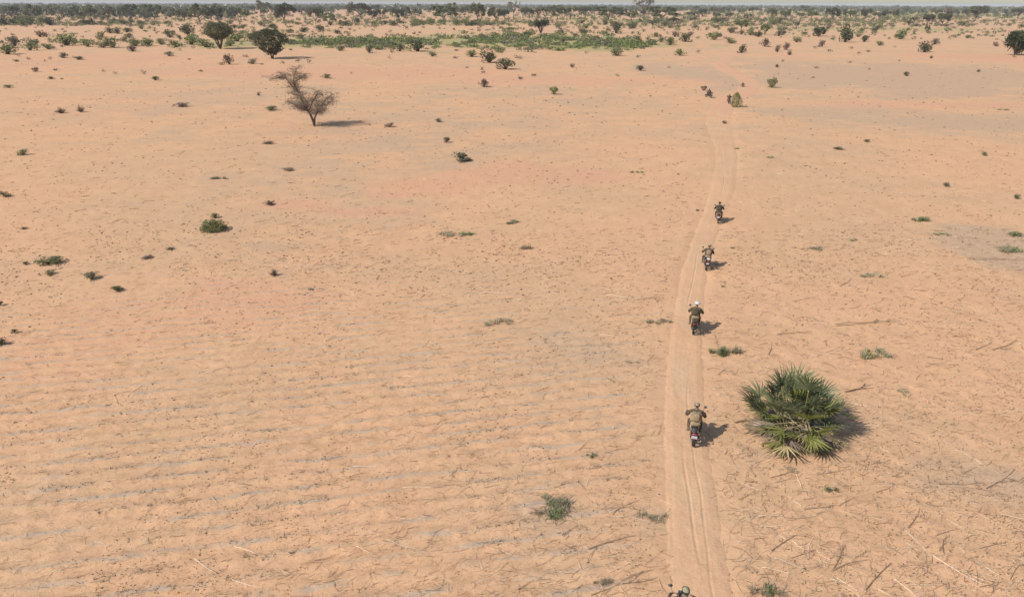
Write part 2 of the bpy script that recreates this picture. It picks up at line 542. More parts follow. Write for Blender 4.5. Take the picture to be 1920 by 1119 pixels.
# ------------------------------------------------------------------ ground sheet and track
def ground():
    ys = [-60.0, -30.0, -10.0, 0.0, 5.0, 9.0]
    y = 11.0
    while y < 12000:
        ys.append(y)
        s2 = y * y + CAM_H * CAM_H
        y += max(0.085, 1.7 * s2 / (CAM_H * 683) * (1.0 if y < 140 else 1.6))
    ys = np.array(ys)
    nx = 620
    s = np.linspace(-1, 1, nx)
    hw = np.where(ys > 0, 24 + 0.95 * np.maximum(ys, 0), 40)
    X = s[None, :] * hw[:, None]
    Y = np.repeat(ys[:, None], nx, 1)
    x = X.ravel(); yy = Y.ravel()
    z = height(x, yy)
    i = np.arange((len(ys) - 1) * nx).reshape(-1, nx)[:, :-1].ravel()
    q = np.stack([i, i + 1, i + 1 + nx, i + nx], 1)
    me = np_mesh('sand_ground', np.stack([x, yy, z], 1), q, M['sand'], smooth=True)
    add_attr(me, x, yy)
    o = obj('sand_ground', me)
    tag(o, 'wide flat plain of orange sand with grey crusts, reaching the horizon', 'ground', kind='structure')


def track():
    ys = [-30.0]
    y = 9.0
    while y < _ty[-1]:
        ys.append(y)
        y += max(0.11, 1.5 * (y * y + CAM_H ** 2) / (CAM_H * 683))
    ys = np.array(ys)
    xc, hw = trk(ys)
    u = np.linspace(-1.25, 1.25, 61)
    X = xc[:, None] + u[None] * hw[:, None]
    Y = np.repeat(ys[:, None], len(u), 1)
    d = X - xc[:, None]
    Z = 0.016 - 0.045 * np.clip(np.abs(u) - 0.7, 0, 1)[None] / 0.55 - 0.02 * sstep(0.95, 1.25, np.abs(u))[None]
    Z = np.repeat(Z, len(ys), 0) if Z.shape[0] == 1 else Z
    # wheel ruts that wander along the track
    for off, wid, dep, sd in ((0.05, .045, .018, 1), (0.30, .035, .015, 2), (-0.85, .045, .012, 3), (0.20, .03, .012, 4)):
        wan = off + 0.28 * vn(ys / 7.0, ys * 0 + sd * 3.3, 31) + 0.12 * vn(ys / 2.2, ys * 0 + sd, 32)
        a = dep * (0.15 + 0.85 * sstep(-0.1, 0.5, vn(ys / 5.0, ys * 0 + sd * 7, 33)))
        e = (d - wan[:, None]) / wid
        Z -= a[:, None] * np.exp(-e * e) - 0.4 * a[:, None] * np.exp(-((np.abs(e) - 1.9) / 0.6) ** 2)
    Z += 0.010 * vn(X / 0.5, Y / 0.9, 35) + 0.010 * vn(X / 0.22, Y / 0.3, 36)
    x, yy, z = X.ravel(), Y.ravel(), Z.ravel()
    n = len(u)
    i = np.arange((len(ys) - 1) * n).reshape(-1, n)[:, :-1].ravel()
    q = np.stack([i, i + 1, i + 1 + n, i + n], 1)
    me = np_mesh('dirt_track', np.stack([x, yy, z], 1), q, M['track'], smooth=True)
    add_attr(me, x, yy, False)
    ca = me.attributes.new('calm', 'FLOAT', 'POINT')
    ca.data.foreach_set('value', (1 - sstep(.35, 1.0, np.abs(np.tile(u, len(ys))) + .25 * vn(x / .9, yy / 1.7, 93))).astype(np.float32))
    tag(obj('dirt_track', me), 'narrow pale sand track with wheel ruts winding away across the plain', 'track', kind='structure')


ground()
track()


# ------------------------------------------------------------------ plant meshes
def leaf_quads(cent, size, r, flat=0.0, asp=1.6):
    """random little leaf quads around given centres"""
    n = len(cent)
    size = np.broadcast_to(size, (n,)) * r.uniform(0.6, 1.3, n)
    a = r.normal(size=(n, 3)); a[:, 2] *= 1 - flat; a /= np.linalg.norm(a, axis=1)[:, None]
    b = np.cross(a, r.normal(size=(n, 3))); b /= np.linalg.norm(b, axis=1)[:, None] + 1e-9
    a = a * (size * asp / 2)[:, None]; b = b * (size / 2)[:, None]
    v = np.stack([cent - a, cent + b * 0.9 - a * 0.1, cent + a, cent - b * 0.9 - a * 0.1], 1).reshape(-1, 3)
    q = np.arange(4 * n).reshape(n, 4)
    return v, q


def twig_mesh_arrays(p0, p1, rad, r):
    """three-sided slivers from p0 to p1"""
    n = len(p0)
    d = p1 - p0
    u = np.cross(d, r.normal(size=(n, 3))); u /= np.linalg.norm(u, axis=1)[:, None] + 1e-9
    w = np.cross(d, u); w /= np.linalg.norm(w, axis=1)[:, None] + 1e-9
    rad = np.broadcast_to(rad, (n,))[:, None]
    ring = [u * rad, (-0.5 * u + 0.87 * w) * rad, (-0.5 * u - 0.87 * w) * rad]
    v = np.stack([p0 + ring[0], p0 + ring[1], p0 + ring[2], p1 + ring[0] * .5, p1 + ring[1] * .5, p1 + ring[2] * .5], 1).reshape(-1, 3)
    k = (np.arange(n) * 6)[:, None]
    q = np.concatenate([k + np.array([[0, 1, 4, 3]]), k + np.array([[1, 2, 5, 4]]), k + np.array([[2, 0, 3, 5]])])
    return v, q


def sph(r, n, fill=0.4):
    d = r.normal(size=(n, 3)); d /= np.linalg.norm(d, axis=1)[:, None]
    return d * (r.uniform(fill, 1, n) ** 0.6)[:, None]


def join_arr(parts):
    V, Q, I, k = [], [], [], 0
    for v, q, mi in parts:
        V.append(v); Q.append(q + k); I.append(np.full(len(q), mi)); k += len(v)
    return np.concatenate(V), np.concatenate(Q), np.concatenate(I)


def bush_mesh(name, seed, mat, n=430, lobes=12, flat=0.62, leaf=0.095, bottom=0.06, twigs=40):
    """bush of unit width and unit height"""
    r = np.random.default_rng(seed)
    cen = []
    for k in range(lobes):
        a = r.uniform(0, 2 * math.pi); d = r.uniform(0.0, 0.33)
        zc = r.uniform(0.16, 0.74) * (1 - 0.7 * d)
        rad = np.array([r.uniform(.13, .26), r.uniform(.13, .26), r.uniform(.12, .26)])
        m = int(n / lobes * r.uniform(.6, 1.4))
        cen.append(np.array([math.cos(a) * d, math.sin(a) * d, zc]) + sph(r, m) * rad)
    cen = np.concatenate(cen)
    cen[:, :2] /= 2 * np.quantile(np.abs(cen[:, :2]), .97); cen[:, 2] /= np.quantile(cen[:, 2], .97)
    cen[:, 2] = np.clip(cen[:, 2], bottom, 1.1)
    lv, lq = leaf_quads(cen, leaf, r)
    p1 = cen[r.integers(0, len(cen), twigs)] * np.array([.9, .9, 1])
    p0 = np.stack([r.normal(0, .04, twigs), r.normal(0, .04, twigs), np.full(twigs, -.03)], 1)
    tv, tq = twig_mesh_arrays(p0, p1, 0.012, r)
    v, q, mi = join_arr([(lv, lq, 0), (tv, tq, 1)])
    return np_mesh(name, v, q, [mat, M['bark']], mi)


def twiggy_mesh(name, seed, n=130, spread=0.5):
    """leafless dry shrub, unit width and height"""
    r = np.random.default_rng(seed)
    a = r.uniform(0, 2 * math.pi, n); l = r.uniform(.35, 1, n); e = np.arccos(r.uniform(0.25, 1, n))
    p1 = np.stack([np.cos(a) * np.sin(e) * spread * l, np.sin(a) * np.sin(e) * spread * l, np.cos(e) * l], 1)
    p0 = p1 * r.uniform(0.0, 0.5, n)[:, None] + r.normal(0, .015, (n, 3)); p0[:, 2] = np.maximum(p0[:, 2], -0.02)
    v1, q1 = twig_mesh_arrays(p0, p1, 0.010, r)
    d = r.normal(0, .10, (n * 2, 3))
    base = np.repeat(p1, 2, 0) * r.uniform(.6, 1, (n * 2, 1))
    v2, q2 = twig_mesh_arrays(base, base + d, 0.006, r)
    v, q, mi = join_arr([(v1, q1, 0), (v2, q2, 0)])
    v[:, 2] = np.maximum(v[:, 2], -0.03)
    return np_mesh(name, v, q, M['twig'], mi)


def tuft_mesh(name, seed, mat, n=75, flop=0.5, wid=0.020):
    """grass tuft: curved blades, unit width and height"""
    r = np.random.default_rng(seed)
    V = []; Q = []; k = 0
    for i in range(n):
        a = r.uniform(0, 2 * math.pi); out = r.uniform(.05, .5) ; h = r.uniform(.35, 1) * (1 - flop * out)
        b = np.array([r.normal(0, .10), r.normal(0, .10), -.03])
        dv = np.array([math.cos(a), math.sin(a), 0]); sd = np.array([-math.sin(a), math.cos(a), 0]) * wid * r.uniform(.6, 1.3)
        m1 = b + dv * out * .45 + np.array([0, 0, h * .75]); m2 = b + dv * out + np.array([0, 0, h * (1 - flop * .6)])
        V += [b - sd, b + sd, m1 + sd * .8, m1 - sd * .8, m2 + sd * .15, m2 - sd * .15]
        Q += [(k, k + 1, k + 2, k + 3), (k + 3, k + 2, k + 4, k + 5)]; k += 6
    return np_mesh(name, np.array(V), np.array(Q), mat)


def branch_tree(seed, fork_h, n_limb, crown, levels=3, trunk_r=0.03, rise=0.8):
    """tapered trunk and limbs; returns MB and limb tips (unit height)"""
    r = np.random.default_rng(seed)
    mb = MB(); tips = []
    p = Vector((0, 0, -0.02)); fork = Vector((r.normal(0, .02), r.normal(0, .02), fork_h))
    mb.tube([p, p.lerp(fork, .5) + Vector((r.normal(0, .012), r.normal(0, .012), 0)), fork], [trunk_r * 1.5, trunk_r, trunk_r * .8], 7)

    def grow(p, d, ln, rad, lv):
        q = p + d * ln
        mid = p.lerp(q, .5) + Vector(r.normal(0, ln * .06, 3))
        mb.tube([p, mid, q], [rad, rad * .75, rad * .5], 5 if lv > 1 else 4)
        if lv == 0:
            tips.append(q); return
        for _ in range(int(r.integers(2, 4))):
            nd = (d + Vector(r.normal(0, .48, 3)) + Vector((0, 0, .12))).normalized()
            grow(q, nd, ln * r.uniform(.55, .8), rad * .5, lv - 1)
    for k in range(n_limb):
        a = 2 * math.pi * (k + r.uniform(-.3, .3)) / n_limb
        d = Vector((math.cos(a) * crown, math.sin(a) * crown, rise)).normalized()
        grow(fork, d, (1 - fork_h) * r.uniform(.32, .46), trunk_r * .6, levels - 1)
    return mb, tips


def tree_proto(name, seed, kind, mat):
    """meshes (trunk, crown) of unit height"""
    r = np.random.default_rng(seed + 500)
    if kind == 'acacia':
        mb, tips = branch_tree(seed, 0.18, 6, 1.1, 3, .032, .85)
        rad = (.14, .14, .085); per = 60; lf = .046; zmax = .93
    elif kind == 'round':
        mb, tips = branch_tree(seed, 0.20, 6, .75, 3, .035, 1.0)
        rad = (.14, .14, .12); per = 66; lf = .05; zmax = .95
    elif kind == 'bare':
        mb, tips = branch_tree(seed, 0.35, 7, .8, 4, .045, 1.0)
        rad = (.06, .06, .05); per = 12; lf = .024; zmax = 1
    elif kind == 'multi':
        mb, tips = branch_tree(seed, 0.07, 7, .62, 3, .028, 1.0)
        rad = (.14, .14, .11); per = 75; lf = .05; zmax = .95
    T = np.array([tuple(t) for t in tips])
    if kind in ('acacia', 'round', 'multi'):
        ext = np.abs(T[:, :2]).max()
        T[:, 2] = np.minimum(T[:, 2], zmax)
    cen = np.concatenate([t + sph(r, int(per * r.uniform(.5, 1.3))) * np.array(rad) for t in T])
    keep = cen[:, 2] > (0.26 if kind == 'acacia' else 0.18)
    cen = cen[keep]
    zt = np.quantile(cen[:, 2], .995); w = np.quantile(np.abs(cen[:, :2]), .985) * 2
    S = np.array([1 / w, 1 / w, 1 / zt])
    v, q = leaf_quads(cen * S, lf * 1.2, r)
    crown = np_mesh(name + '_crown', v, q, mat)
    mb.v = [a * S for a in mb.v]
    trunk = mb.mesh(name + '_trunk', M['bark_grey'] if kind == 'bare' else M['bark'])
    return trunk, crown


# ------------------------------------------------------------------ labels that single out
ORD = ['nearest', 'second nearest', 'third nearest', 'fourth nearest', 'fifth nearest', 'sixth nearest', 'seventh nearest', 'eighth nearest', 'ninth nearest', 'tenth nearest',
       'eleventh nearest', 'twelfth nearest', 'thirteenth nearest', 'fourteenth nearest', 'fifteenth nearest', 'sixteenth nearest', 'seventeenth nearest', 'eighteenth nearest',
       'nineteenth nearest', 'twentieth nearest'] + ['%dth nearest' % k if k % 10 not in (1, 2, 3) else '%d%s nearest' % (k, {1: 'st', 2: 'nd', 3: 'rd'}[k % 10]) for k in range(21, 60)]
LANDMARKS = [('the leaning thorn tree', 590, 225), ('the round multi-stemmed tree', 411, 85), ('the funnel-shaped evergreen tree', 513, 100), ('the branching doum palm', 1014, 60),
             ('the tall bare skyline tree', 1206, 35), ('the right-edge doum palms', 1903, 95), ('the dark wedge-shaped bush', 783, 92), ('the tall broom shrub', 1378, 195),
             ('the twin dark bushes', 930, 118), ('the bright green cushion bush', 401, 424), ('the big fan palm clump', 1495, 790), ('the bright trackside grass tuft', 1358, 655),
             ('the wide grass patch', 1045, 950), ('the dull grass tuft', 1642, 664), ('the lowest rider', 1280, 1105), ('the rider with the pink plate', 1300, 810),
             ('the white-helmeted rider', 1299, 610), ('the dark two-tier bush', 1584, 75), ('the lone dark round bush', 1733, 92), ('the sprig below the palm', 1553, 915),
             ('the bottom-edge grass tuft', 1440, 1105), ('the dry straw heap', 1225, 965), ('the tall domed tree', 533, 40), ('the right-edge grass patch', 1888, 465),
             ('the broad flat-topped acacia', 1140, 37), ('the long flat shrub', 92, 491), ('the ragged dark tree', 1828, 38), ('the flat green wisp', 404, 334)]
PENDING = []


def later(o, desc, cat, group, px, py):
    o['category'] = cat; o['group'] = group
    PENDING.append((o, desc, px, py))


def settle_labels():
    ys = 2.2
    b = {}
    for o, desc, px, py in PENDING:
        k = 5.0 if py < 140 else (1.8 if py < 500 else 1.0)
        best = min(LANDMARKS, key=lambda l: ((l[1] - px)) ** 2 + (k * (l[2] - py)) ** 2)
        dx, dy = px - best[1], py - best[2]
        if abs(dx) > abs(dy) * k:
            rel = 'right of' if dx > 0 else 'left of'
        else:
            rel = 'in front of' if dy > 0 else 'beyond'
        b.setdefault((desc, rel, best[0]), []).append((dx * dx + (k * dy) ** 2, o))
    for (desc, rel, lm), lst in b.items():
        lst.sort(key=lambda t: t[0])
        for i, (_, o) in enumerate(lst):
            o['label'] = '%s %s %s' % (desc, rel, lm) if len(lst) == 1 else '%s, %s %s %s' % (desc, ORD[i], rel, lm)


def place(o, px, py, w_px=None, top=None, h_ratio=None, rz=None, sink=0.0):
    """stand a unit-sized plant on the ground; returns size in metres"""
    x, y, t = at(px, py)
    w = w_px * t / F
    h = height_to(x, y, top) if top is not None else w * h_ratio
    o.location = (x, y, hz(x, y) - sink)
    o.scale = (w, w, max(h, .02))
    o.rotation_euler.z = rng.uniform(0, 6.28) if rz is None else rz
    return w, h


# ------------------------------------------------------------------ trees
TP = {}
for kind, mat, seeds in (('acacia', 'olive', (1, 2, 3)), ('acacia', 'grey', (4, 5)), ('round', 'dark', (6, 7, 8)), ('round', 'olive', (9, 10)), ('bare', 'grey', (11,)), ('multi', 'dark', (12, 13)), ('round', 'green', (14,)), ('round', 'brown', (15,))):
    TP[(kind, mat)] = [tree_proto('%s_tree' % kind, s, kind, M[mat]) for s in seeds]
TCOL = {'olive': 'olive', 'grey': 'grey-brown', 'dark': 'dark green', 'green': 'fresh green', 'brown': 'brown'}
TNAME = {'acacia': 'acacia_tree', 'round': 'broadleaf_tree', 'bare': 'bare_tree', 'multi': 'evergreen_tree'}
TDESC = {'acacia': 'flat-topped tree', 'round': 'round-crowned tree', 'bare': 'bare spreading tree', 'multi': 'multi-stemmed tree'}


def tree(px, base, top, w, kind, mat, label=None, group='trees on the plain'):
    tr, cr = TP[(kind, mat)][int(rng.integers(len(TP[(kind, mat)])))]
    root = obj(TNAME[kind], None)
    root.empty_display_size = .2
    obj('trunk', tr, root); obj('crown', cr, root)
    place(root, px, base, w * 1.12, top=top)
    if label:
        tag(root, label, 'tree', group)
    else:
        later(root, TCOL[mat] + ' ' + TDESC[kind], 'tree', group, px, base)
    return root


def palette(mats):
    return mats[int(rng.integers(len(mats)))]


def funnel_tree(px, base, top, w, low, wide, stems, seed, label):
    """dense doum-like evergreen: crown swelling from a narrow foot, hanging narrow leaves"""
    r = np.random.default_rng(seed)
    root = obj('evergreen_tree', None)
    mb = MB()
    for k in range(stems):
        a = 2 * math.pi * k / stems + r.uniform(-.3, .3); d = .20 if stems > 2 else .06
        mb.tube([(0, 0, -.03), (math.cos(a) * d * .45, math.sin(a) * d * .45, low * .7), (math.cos(a) * d, math.sin(a) * d, low + .25)], [.03, .022, .014], 6)
    mb.build('trunk', M['bark'], root)
    z = low + (1 - low) * r.random(4200) ** .75
    rad = np.where(z < wide, .12 + .38 * np.clip((z - low) / (wide - low), 0, 1) ** .8, .5 * np.sqrt(np.clip(1 - ((z - wide) / (1.03 - wide)) ** 2, 0, 1)))
    a = r.uniform(0, 2 * math.pi, 4200)
    rr = rad * np.sqrt(r.uniform(.25, 1, 4200)) * (1 + .10 * np.sin(a * 5 + z * 9) + .08 * r.normal(size=4200))
    cen = np.stack([np.cos(a) * rr, np.sin(a) * rr, z + .02 * r.normal(size=4200)], 1)
    cen = cen[vn(cen[:, 0] * 7 + 40, cen[:, 2] * 7 + cen[:, 1] * 5, seed) > -.55]
    v, q = leaf_quads(cen, .026, r, asp=4.0)
    obj('crown', np_mesh('funnel_crown', v, q, M['dark']), root)
    place(root, px, base, w, top=top)
    tag(root, label, 'tree', 'trees on the plain')


funnel_tree(413, 92, 44, 56, .38, .68, 5, 61, 'dark round-crowned tree on several slanting stems, standing free at left')
funnel_tree(511, 110, 57, 67, .16, .66, 2, 62, 'dense dark funnel-shaped evergreen tree tapering to a short trunk')
tree(533, 44, 7, 37, 'round', 'dark', 'tall domed dark green tree in the left tree line')
tree(1140, 37, 13, 47, 'acacia', 'olive', 'broad flat-topped olive acacia in the middle tree line')
tree(1206, 36, -6, 38, 'bare', 'grey', 'tall bare grey tree with fanned branches breaking the skyline')
tree(1240, 40, 13, 48, 'acacia', 'olive', 'broad olive acacia just right of the tall bare skyline tree')
tree(1828, 40, 12, 30, 'round', 'dark', 'ragged dark tree standing high in the far right scrub')
tree(1907, 34, 16, 26, 'round', 'dark', 'dark dense tree at the right edge of the far scrub')
tree(495, 27, 2, 30, 'acacia', 'grey', 'grey-brown tree cut against the skyline left of the domed tree')
tree(677, 35, 6, 42, 'acacia', 'grey', 'wide grey-brown umbrella tree rising above the left tree line')
tree(832, 40, 12, 42, 'acacia', 'olive', 'wide olive umbrella tree with forked stems in the middle tree line')
tree(895, 40, 7, 30, 'round', 'olive', 'tall olive tree with two-humped crown in the middle tree line')
tree(963, 36, 2, 24, 'bare', 'grey', 'tall thin-crowned grey tree on the skyline, middle of the picture')
TREES = [(30, 33, 12, 24), (62, 34, 9, 26), (100, 30, 11, 22), (172, 37, 10, 24), (205, 39, 13, 26), (246, 33, 9, 24), (270, 36, 17, 22), (290, 37, 9, 28), (318, 33, 15, 24), (347, 38, 17, 28),
         (375, 43, 8, 34), (397, 38, 16, 26), (414, 38, 15, 24), (432, 38, 17, 26), (452, 38, 16, 24), (570, 31, 16, 20), (592, 46, 15, 24), (616, 47, 26, 24), (643, 53, 38, 18), (702, 36, 19, 20), (718, 33, 15, 18),
         (748, 40, 17, 20), (762, 37, 13, 20), (780, 33, 17, 18), (848, 32, 6, 24), (871, 33, 13, 22), (930, 40, 15, 28), (946, 37, 19, 18), (993, 35, 17, 18), (1022, 37, 12, 30), (1045, 37, 11, 28), (1070, 37, 12, 28), (1097, 30, 13, 24),
         (1184, 37, 20, 20), (1295, 33, 23, 14), (1316, 32, 18, 16), (1342, 36, 24, 14), (1366, 36, 25, 14), (1390, 57, 38, 20), (1401, 38, 27, 14), (1434, 66, 47, 15), (1447, 35, 16, 18), (1472, 37, 18, 16), (1500, 38, 24, 14),
         (1521, 36, 22, 16), (1560, 38, 15, 22), (1577, 33, 18, 14), (1594, 33, 20, 18), (1622, 36, 17, 18), (1648, 37, 22, 18), (1660, 33, 20, 14), (1677, 36, 19, 12), (1714, 42, 32, 14), (1737, 49, 27, 18), (1765, 50, 26, 23), (1737, 62, 48, 10), (1777, 37, 15, 12), (1812, 33, 18, 18),
         (1535, 70, 52, 18), (1310, 31, 20, 14), (1262, 44, 33, 24), (985, 32, 14, 16), (130, 33, 13, 20), (225, 35, 14, 22)]
for px, b, t, w in TREES:
    k = rng.random()
    if px > 1280:
        kind, mat = (('round', palette(['dark', 'olive', 'dark', 'green'])) if k < .8 else ('acacia', 'olive'))
        if 1765 < px < 1790: kind, mat = 'round', 'brown'
    else:
        kind, mat = (('acacia', palette(['olive', 'olive', 'grey'])) if k < .62 else ('round', palette(['dark', 'olive', 'dark'])))
    tree(px, b, t, w, kind, mat)
# smaller trees further out
for _ in range(95):
    px = rng.uniform(-60, 1980)
    py = rng.uniform(21, 32)
    if px < 480: py = rng.uniform(19, 30)
    w = rng.uniform(9, 18)
    kind, mat = [('acacia', 'olive'), ('round', 'dark'), ('round', 'olive'), ('acacia', 'grey'), ('round', 'dark'), ('round', 'green')][int(rng.integers(6))]
    tree(px, py, py - rng.uniform(7, 14), w, kind, mat, group='trees far out on the plain')


# --- the leaning thorn tree
def thorn_tree():
    x, y, t = at(590, 236)
    s = t / F / 7.0                       # metres per crop pixel
    sv = 8.6 / (940 - 145)
    root = obj('thorn_tree', None); root.location = (x, y, hz(x, y))
    tag(root, 'leaning sparse grey-brown thorn tree with forked trunk standing alone', 'tree')
    r = np.random.default_rng(77)

    def P(a, b, dy=0.0):
        return Vector(((a - 780) * s, dy, (940 - b) * sv))
    mb = MB()
    limbs = [[P(782, 950), P(768, 880), P(745, 800), P(722, 745)], [P(722, 745), P(660, 650, .3), P(610, 520, .5), P(550, 440, .3), P(470, 320, .2), P(400, 245)], [P(778, 915), P(795, 830, -.1), P(835, 760, -.2), P(880, 690, -.4), P(960, 600, -.6), P(1060, 520, -.5)],
             [P(610, 520, .5), P(580, 380, -.3), P(600, 280, -.5), P(650, 190, -.4)], [P(722, 745), P(640, 700, -.6), P(560, 640, -1.1), P(490, 600, -1.3)], [P(835, 760, -.2), P(830, 660, .6), P(800, 560, 1.2)],
             [P(722, 745), P(760, 640, 1), P(800, 560, 1.6), P(840, 500, 1.9)], [P(880, 690, -.4), P(960, 660, .5), P(1020, 620, 1.0)], [P(660, 650, .3), P(580, 560, 1.3), P(480, 540, 2.0)], [P(470, 320, .2), P(420, 310, -.9), P(340, 320, -1.3)], [P(580, 380, -.3), P(660, 320, .6), P(700, 290, 1)],
             [P(722, 745), P(690, 640, -1.2), P(720, 540, -1.9)], [P(660, 650), P(600, 690, 1.0), P(520, 720, 1.4)], [P(835, 760, -.2), P(900, 730, -1.2), P(960, 690, -1.8)]]
    tips = []
    for i, l in enumerate(limbs):
        r0 = .19 if i in (0,) else (.15 if i in (1, 2) else .075)
        r1 = .15 if i == 0 else .03
        mb.tube(l, list(np.linspace(r0, r1, len(l))), 7)
        if i > 0:
            for k in range(1, len(l)):
                for f in np.linspace(0, 1, 6):
                    q = l[k - 1].lerp(l[k], float(f))
                    if q.z > 1.6: tips.append(tuple(q))
    mb.build('trunk', M['bark'], root)
    T = np.array(tips)
    base = T[r.integers(0, len(T), 900)]
    d = r.normal(0, 1, (900, 3)) * np.array([.55, .65, .26]) + np.array([0, 0, .14])
    v1, q1 = twig_mesh_arrays(base, base + d, .018, r)
    b2 = (base + d)[r.integers(0, 900, 2600)]
    d2 = r.normal(0, 1, (2600, 3)) * np.array([.36, .36, .16])
    v2, q2 = twig_mesh_arrays(b2 - d2 * .3, b2 + d2, .011, r)
    v, q, mi = join_arr([(v1, q1, 0), (v2, q2, 0)])
    obj('twigs', np_mesh('twigs', v, q, M['twig'], mi), root)
    c = (base + d)[r.integers(0, 900, 9000)] + r.normal(0, .27, (9000, 3)) * np.array([1, 1, .6])
    v, q = leaf_quads(c, .08, r)
    obj('crown', np_mesh('thorn_crown', v, q, M['thorn']), root)


thorn_tree()


# --- palms
def fan_frond(r, e, ln, blade, dry, n_leaf=20, spread=105):
    """returns (petiole MB, blade MB) leaning out along +X"""
    droop = .25 if not dry else .55
    pts = []
    for k in range(6):
        t = k / 5
        pts.append(Vector((ln * math.cos(e) * t, 0, max(.05, ln * math.sin(e) * t - droop * ln * t * t * math.cos(e)))))
    pet = MB().tube(pts, [.03, .024, .02, .017, .015, .012], 5)
    T = (pts[-1] - pts[-2]).normalized()
    S = Vector((0, 1, 0)); N = S.cross(T) * -1
    if N.z < 0: N = -N
    b = MB(); o = pts[-1]
    for k in range(n_leaf):
        a = R_(-spread + 2 * spread * k / (n_leaf - 1) + r.normal(0, 2.5))
        L = blade * (0.78 + .22 * math.cos(a)) * r.uniform(.80, 1.12)
        dirv = T * math.cos(a) + S * math.sin(a)
        side = (S * math.cos(a) - T * math.sin(a))
        cup = .30 if not dry else -.15
        segs = []
        for t, w in ((0.0, .012), (.42, .034), (.72, .022), (1.0, .002)):
            c = o + dirv * (L * t) + N * (cup * L * (t * .7 - (t ** 2) * (.75 if not dry else .3))) + N * (abs(math.sin(a)) * .22 * L * t)
            if dry: c = c + Vector((0, 0, -.25 * L * t * t))
            elif t > .6: c = c + Vector((0, 0, -.10 * L * (t - .6)))
            c.z = max(c.z, .015)
            segs.append((c - side * w + N * w * .5, c, c + side * w + N * w * .5))
        v = [tuple(p) for s3 in segs for p in s3]
        f = []
        for i in range(3):
            f += [(i * 3, i * 3 + 1, i * 3 + 4, i * 3 + 3), (i * 3 + 1, i * 3 + 2, i * 3 + 5, i * 3 + 4)]
        b.add(v, f)
    return pet, b


M['frond_blue'] = leaf_mat('blue_green_frond', (0.10, 0.115, 0.055), (0.24, 0.245, 0.12), .22, .42)
M['frond_dark'] = leaf_mat('dark_green_frond', (0.05, 0.060, 0.026), (0.12, 0.128, 0.058), .22, .42)
M['frond_lime'] = leaf_mat('yellow_green_frond', (0.17, 0.18, 0.045), (0.31, 0.31, 0.09), .3, .45)
M['frond_straw'] = leaf_mat('straw_frond', (0.27, 0.20, 0.09), (0.46, 0.35, 0.18), .2, .7)
M['frond_dead'] = leaf_mat('dead_frond', (0.20, 0.145, 0.10), (0.38, 0.285, 0.205), .1, .85)
M['petiole'] = simple('petiole', (0.24, 0.21, 0.085), .6, .25)
M['petiole_dry'] = simple('dry_petiole', (0.36, 0.26, 0.15), .8, .25)


def palm_clump(px, py, name, label, radius, tall, nf, seed, group=None):
    r = np.random.default_rng(seed)
    x, y, t = at(px, py)
    root = obj(name, None); root.location = (x, y, hz(x, y)); root.scale = (1.15, 1.15, 1.0)
    tag(root, label, 'palm', group)
    mb = MB()
    for k in range(5):
        a = k * 1.25 + r.uniform(0, .5); d = .28 * radius / 2
        mb.tube([(math.cos(a) * d * .3, math.sin(a) * d * .3, -.05), (math.cos(a) * d, math.sin(a) * d, .25), (math.cos(a) * d * 1.3, math.sin(a) * d * 1.3, .55)], [.13, .11, .07], 7)
    mb.build('stump', M['bark'], root)
    for k in range(nf):
        u = (k + .5) / nf
        e = R_(86 - 84 * u ** .85 + r.normal(0, 5))
        az = k * 2.39996 + r.normal(0, .25)
        dry = u > .66 or (u > .3 and r.random() < .13)
        ln = (tall * .62 if not dry else radius * .42) * r.uniform(.62, 1.14) * (.50 + .50 * math.sin(max(e, 0)) if not dry else .85)
        bl = radius * r.uniform(.34, .45)
        pet, bld = fan_frond(r, e, ln, bl, dry, 20, 100 if not dry else 60)
        if dry: mat = M[['frond_dead', 'frond_dead', 'frond_straw', 'frond_straw'][int(r.integers(4))]]
        elif u > .55: mat = M[['frond_lime', 'frond_dark', 'frond_blue', 'frond_straw', 'frond_dark'][int(r.integers(5))]]
        else: mat = M[['frond_blue', 'frond_blue', 'frond_dark', 'frond_dark', 'frond_lime'][int(r.integers(5))]]
        fr = bld.build('frond', mat, root, smooth=False)
        fr.rotation_euler = (r.normal(0, .12), 0, az)
        ba = r.uniform(0, 6.28); bd = r.uniform(0, .16) * radius
        fr.location = (math.cos(ba) * bd, math.sin(ba) * bd, .12 if not dry else .03)
        pet.build('petiole', M['petiole_dry'] if dry else M['petiole'], fr)
    for k in range(20):                                   # withered fronds hanging round the foot
        pet, bld = fan_frond(r, R_(r.uniform(8, 38)), radius * r.uniform(.28, .52), radius * r.uniform(.30, .42), True, int(r.integers(6, 12)), r.uniform(14, 60))
        fr = bld.build('frond', M[['frond_dead', 'frond_straw', 'frond_lime', 'frond_dead', 'frond_lime'][k % 5]], root, smooth=False)
        fr.rotation_euler = (r.normal(0, .3), r.uniform(0, .12), -1.5708 + r.normal(0, 1.15))
        fr.location = (r.normal(0, .3), r.normal(-.2, .25), r.uniform(.1, .9))
        pet.build('petiole', M['petiole_dry'], fr)
    return root


palm_clump(1484, 810, 'fan_palm', 'big trunkless fan palm clump with green and withered fronds right of the track', 2.25, 3.15, 68, 8)


